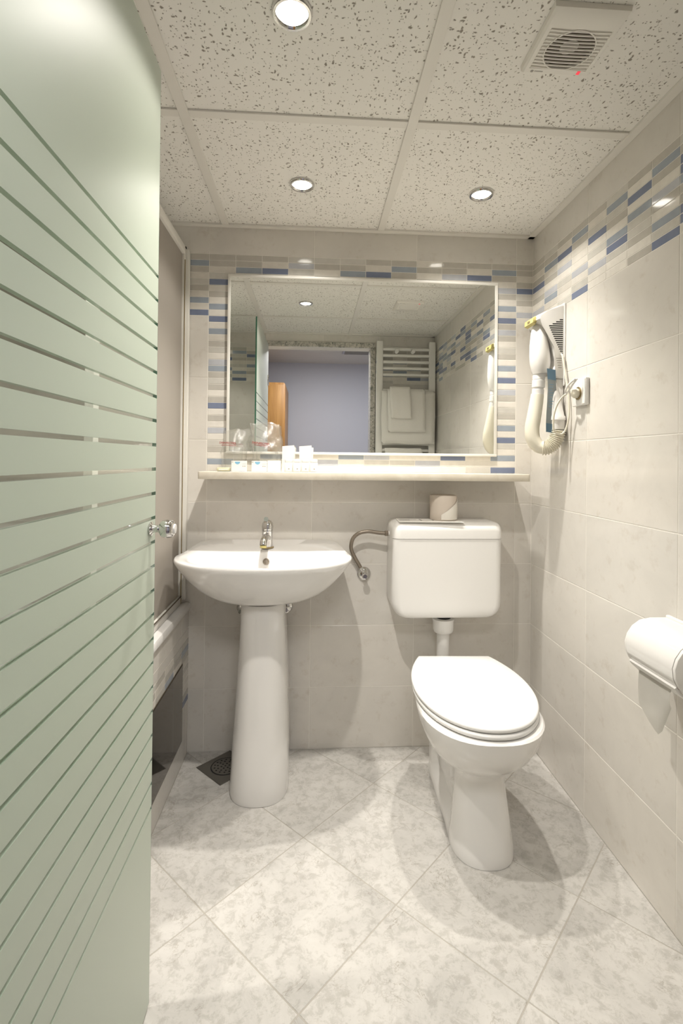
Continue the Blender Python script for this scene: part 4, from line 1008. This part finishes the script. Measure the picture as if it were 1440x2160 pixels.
part('packet_seam', box(0.066, 0.098, -0.1138, -0.1131, SZ + 0.005, SZ + 0.008, 0.0002, 1), 'carton', sp)

# towel radiator + towels on the rear wall ------------------------------
rad = thing('towel_radiator', 'white ladder towel radiator beside the doorway', 'towel radiator', (1.04, YR + 0.06, 0.8))
ry0, ry1 = YR + 0.052, YR + 0.080
for x in (0.860, 1.232):
    part('upright', box(x - 0.023, x + 0.023, ry0, ry1, 0.75, 1.945, 0.006, 3), 'radiator_white', rad)
    for z in (0.9, 1.8):
        part('wall_bracket', box(x - 0.010, x + 0.010, YR + 0.0005, ry0 - 0.0002, z, z + 0.03, 0.002, 1), 'radiator_white', rad)
for z in [1.890, 1.845, 1.800, 1.755, 1.710, 1.600, 1.555, 1.510, 1.465, 1.36, 1.315, 1.27, 1.225, 1.18, 1.05, 1.005, 0.96, 0.915, 0.87]:
    part('rung', tube([(0.8832, (ry0 + ry1) / 2, z), (1.2088, (ry0 + ry1) / 2, z)], 0.0105, 0, 14), 'radiator_white', rad)
for x in (0.975, 1.09):
    part('hook', lathe([(0.0, 0), (0.013, 0), (0.013, 0.006), (0.008, 0.010), (0.008, 0.022), (0.014, 0.028), (0.012, 0.034), (0.0, 0.036)], (x, ry1 + 0.0002, 1.868), (0, 1, 0), 20), 'white_plastic', rad, 50)
def towel_obj(label, x0, x1, z0, z1, y, th, seedv, skew=0.0):
    t = bmesh.new(); nx, nz = 20, 24
    def P(i, j, s):
        u = i / nx; v = j / nz; z = z1 + (z0 - z1) * v; x = x0 + (x1 - x0) * u + skew * v
        fold = 0.004 * noise.noise((u * 3 + seedv, v * 2.0, seedv)) + 0.003 * math.sin(v * PI)
        edge = min(1.0, min(v, 1 - v) * 12, min(u, 1 - u) * 14); edge = math.sqrt(max(0, 1 - (1 - edge) ** 2))
        return (x + 0.006 * noise.noise((v * 3, seedv, u)), y + (s * th * 0.5 * edge + fold), z + 0.008 * noise.noise((u * 2.5, seedv + 3, 0)) * (1 if v > .5 else 0.3))
    F = [[t.verts.new(P(i, j, 1)) for j in range(nz + 1)] for i in range(nx + 1)]; B = [[t.verts.new(P(i, j, -1)) for j in range(nz + 1)] for i in range(nx + 1)]
    for i in range(nx):
        for j in range(nz):
            t.faces.new((F[i][j], F[i + 1][j], F[i + 1][j + 1], F[i][j + 1])); t.faces.new((B[i][j], B[i][j + 1], B[i + 1][j + 1], B[i + 1][j]))
    bmesh.ops.remove_doubles(t, verts=t.verts, dist=1e-5)
    return solid('towel', t, 'terry', label, 'towel', ((x0 + x1) / 2, y, z0), 'towels on the radiator', smooth=80)
towel_obj('large folded white bath towel draped on the radiator rungs', 0.870, 1.245, 1.225, 1.592, YR + 0.112, 0.030, 1.0)
towel_obj('medium white hand towel folded over the bath towel', 0.905, 1.165, 1.305, 1.600, YR + 0.142, 0.020, 5.0, 0.01)
towel_obj('small white face cloth folded over the hand towel', 0.918, 1.060, 1.395, 1.612, YR + 0.166, 0.016, 9.0, 0.012)
towel_obj('white bath mat folded over a low radiator rung', 0.895, 1.16, 0.95, 1.195, YR + 0.108, 0.026, 13.0)

# room beyond the doorway ------------------------------------------------
HY = -3.25; HZ = 2.10
solid('wall_hall', box(-1.2, 2.2, HY - 0.1, HY, -0.05, HZ + 0.05), 'lilac_paint', 'plain lilac painted wall seen through the doorway in the mirror', 'wall', (0.5, HY, 0), kind='structure', smooth=0)
solid('wall_hall_left', box(-1.25, -1.15, HY, YR - 0.10, -0.05, HZ + 0.05), 'lilac_paint', 'lilac side wall of the room beyond the doorway, on the wardrobe side', 'wall', (-1.2, -2.5, 0), kind='structure', smooth=0)
solid('wall_hall_right', box(2.1, 2.2, HY, YR - 0.10, -0.05, HZ + 0.05), 'lilac_paint', 'lilac side wall of the room beyond the doorway, away from the wardrobe', 'wall', (2.15, -2.5, 0), kind='structure', smooth=0)
solid('ceiling_hall', box(-1.2, 2.2, HY, YR - 0.10, HZ, HZ + 0.05), 'grid_white', 'white ceiling of the room beyond the doorway', 'ceiling', (0.5, -2.5, HZ), kind='structure', smooth=0)
solid('floor_hall', box(-1.2, 2.2, HY, YR - 0.0005, -0.06, -0.002), 'carpet', 'dark carpet of the room beyond the doorway', 'floor', (0.5, -2.5, 0), kind='structure', smooth=0)
hl = thing('added_hall_lamp', 'assumed square lamp beyond the doorway, out of view, added as fill light', 'ceiling lamp', (HLX, HLY, HZ))  # unseen fixture added to carry the fill light
part('fill_lamp_frame', box(HLX - 0.28, HLX + 0.28, HLY - 0.28, HLY + 0.28, 2.086, HZ - 0.0004, 0.003, 1), 'frame_white', hl, 0)
part('fill_lamp_diffuser', box(HLX - 0.26, HLX + 0.26, HLY - 0.26, HLY + 0.26, 2.080, 2.0858), 'hall_fill_glow', hl, 0)
wd = thing('wardrobe', 'golden oak wardrobe against the lilac wall beyond the doorway', 'wardrobe', (-0.15, -2.9, 0))
part('carcass', prism(roundrect(-0.55, 0.145, 0.0, 1.80, (0.02, 0.02, 0.002, 0.002), 5), XZ, -3.2, -2.62, 0.004, 2), 'oak', wd, 40)
for a, b in ((-0.54, -0.205), (-0.199, 0.135)):
    d = part('wardrobe_door', box(a, b, -2.619, -2.602, 0.06, 1.78, 0.003, 2), 'oak', wd, 40)
    xk = b - 0.03 if a < -0.3 else a + 0.03
    part('handle', tube([(xk, -2.6015, 1.02), (xk, -2.585, 1.03), (xk, -2.585, 1.10), (xk, -2.6015, 1.11)], 0.005, 4, 10), 'chrome', d)

cv = thing('ceiling_vent', 'lilac grey air vent grille in the ceiling beyond the doorway', 'vent', (0.78, -2.62, HZ))
part('vent_frame', box(0.66, 0.92, -2.72, -2.56, HZ - 0.012, HZ - 0.0004, 0.002, 1), 'lilac_paint', cv, 0)
for k in range(5): part('vent_slat', box(0.68, 0.90, -2.705 + k * 0.028, -2.690 + k * 0.028, HZ - 0.016, HZ - 0.0122), 'grey_print', cv, 0)
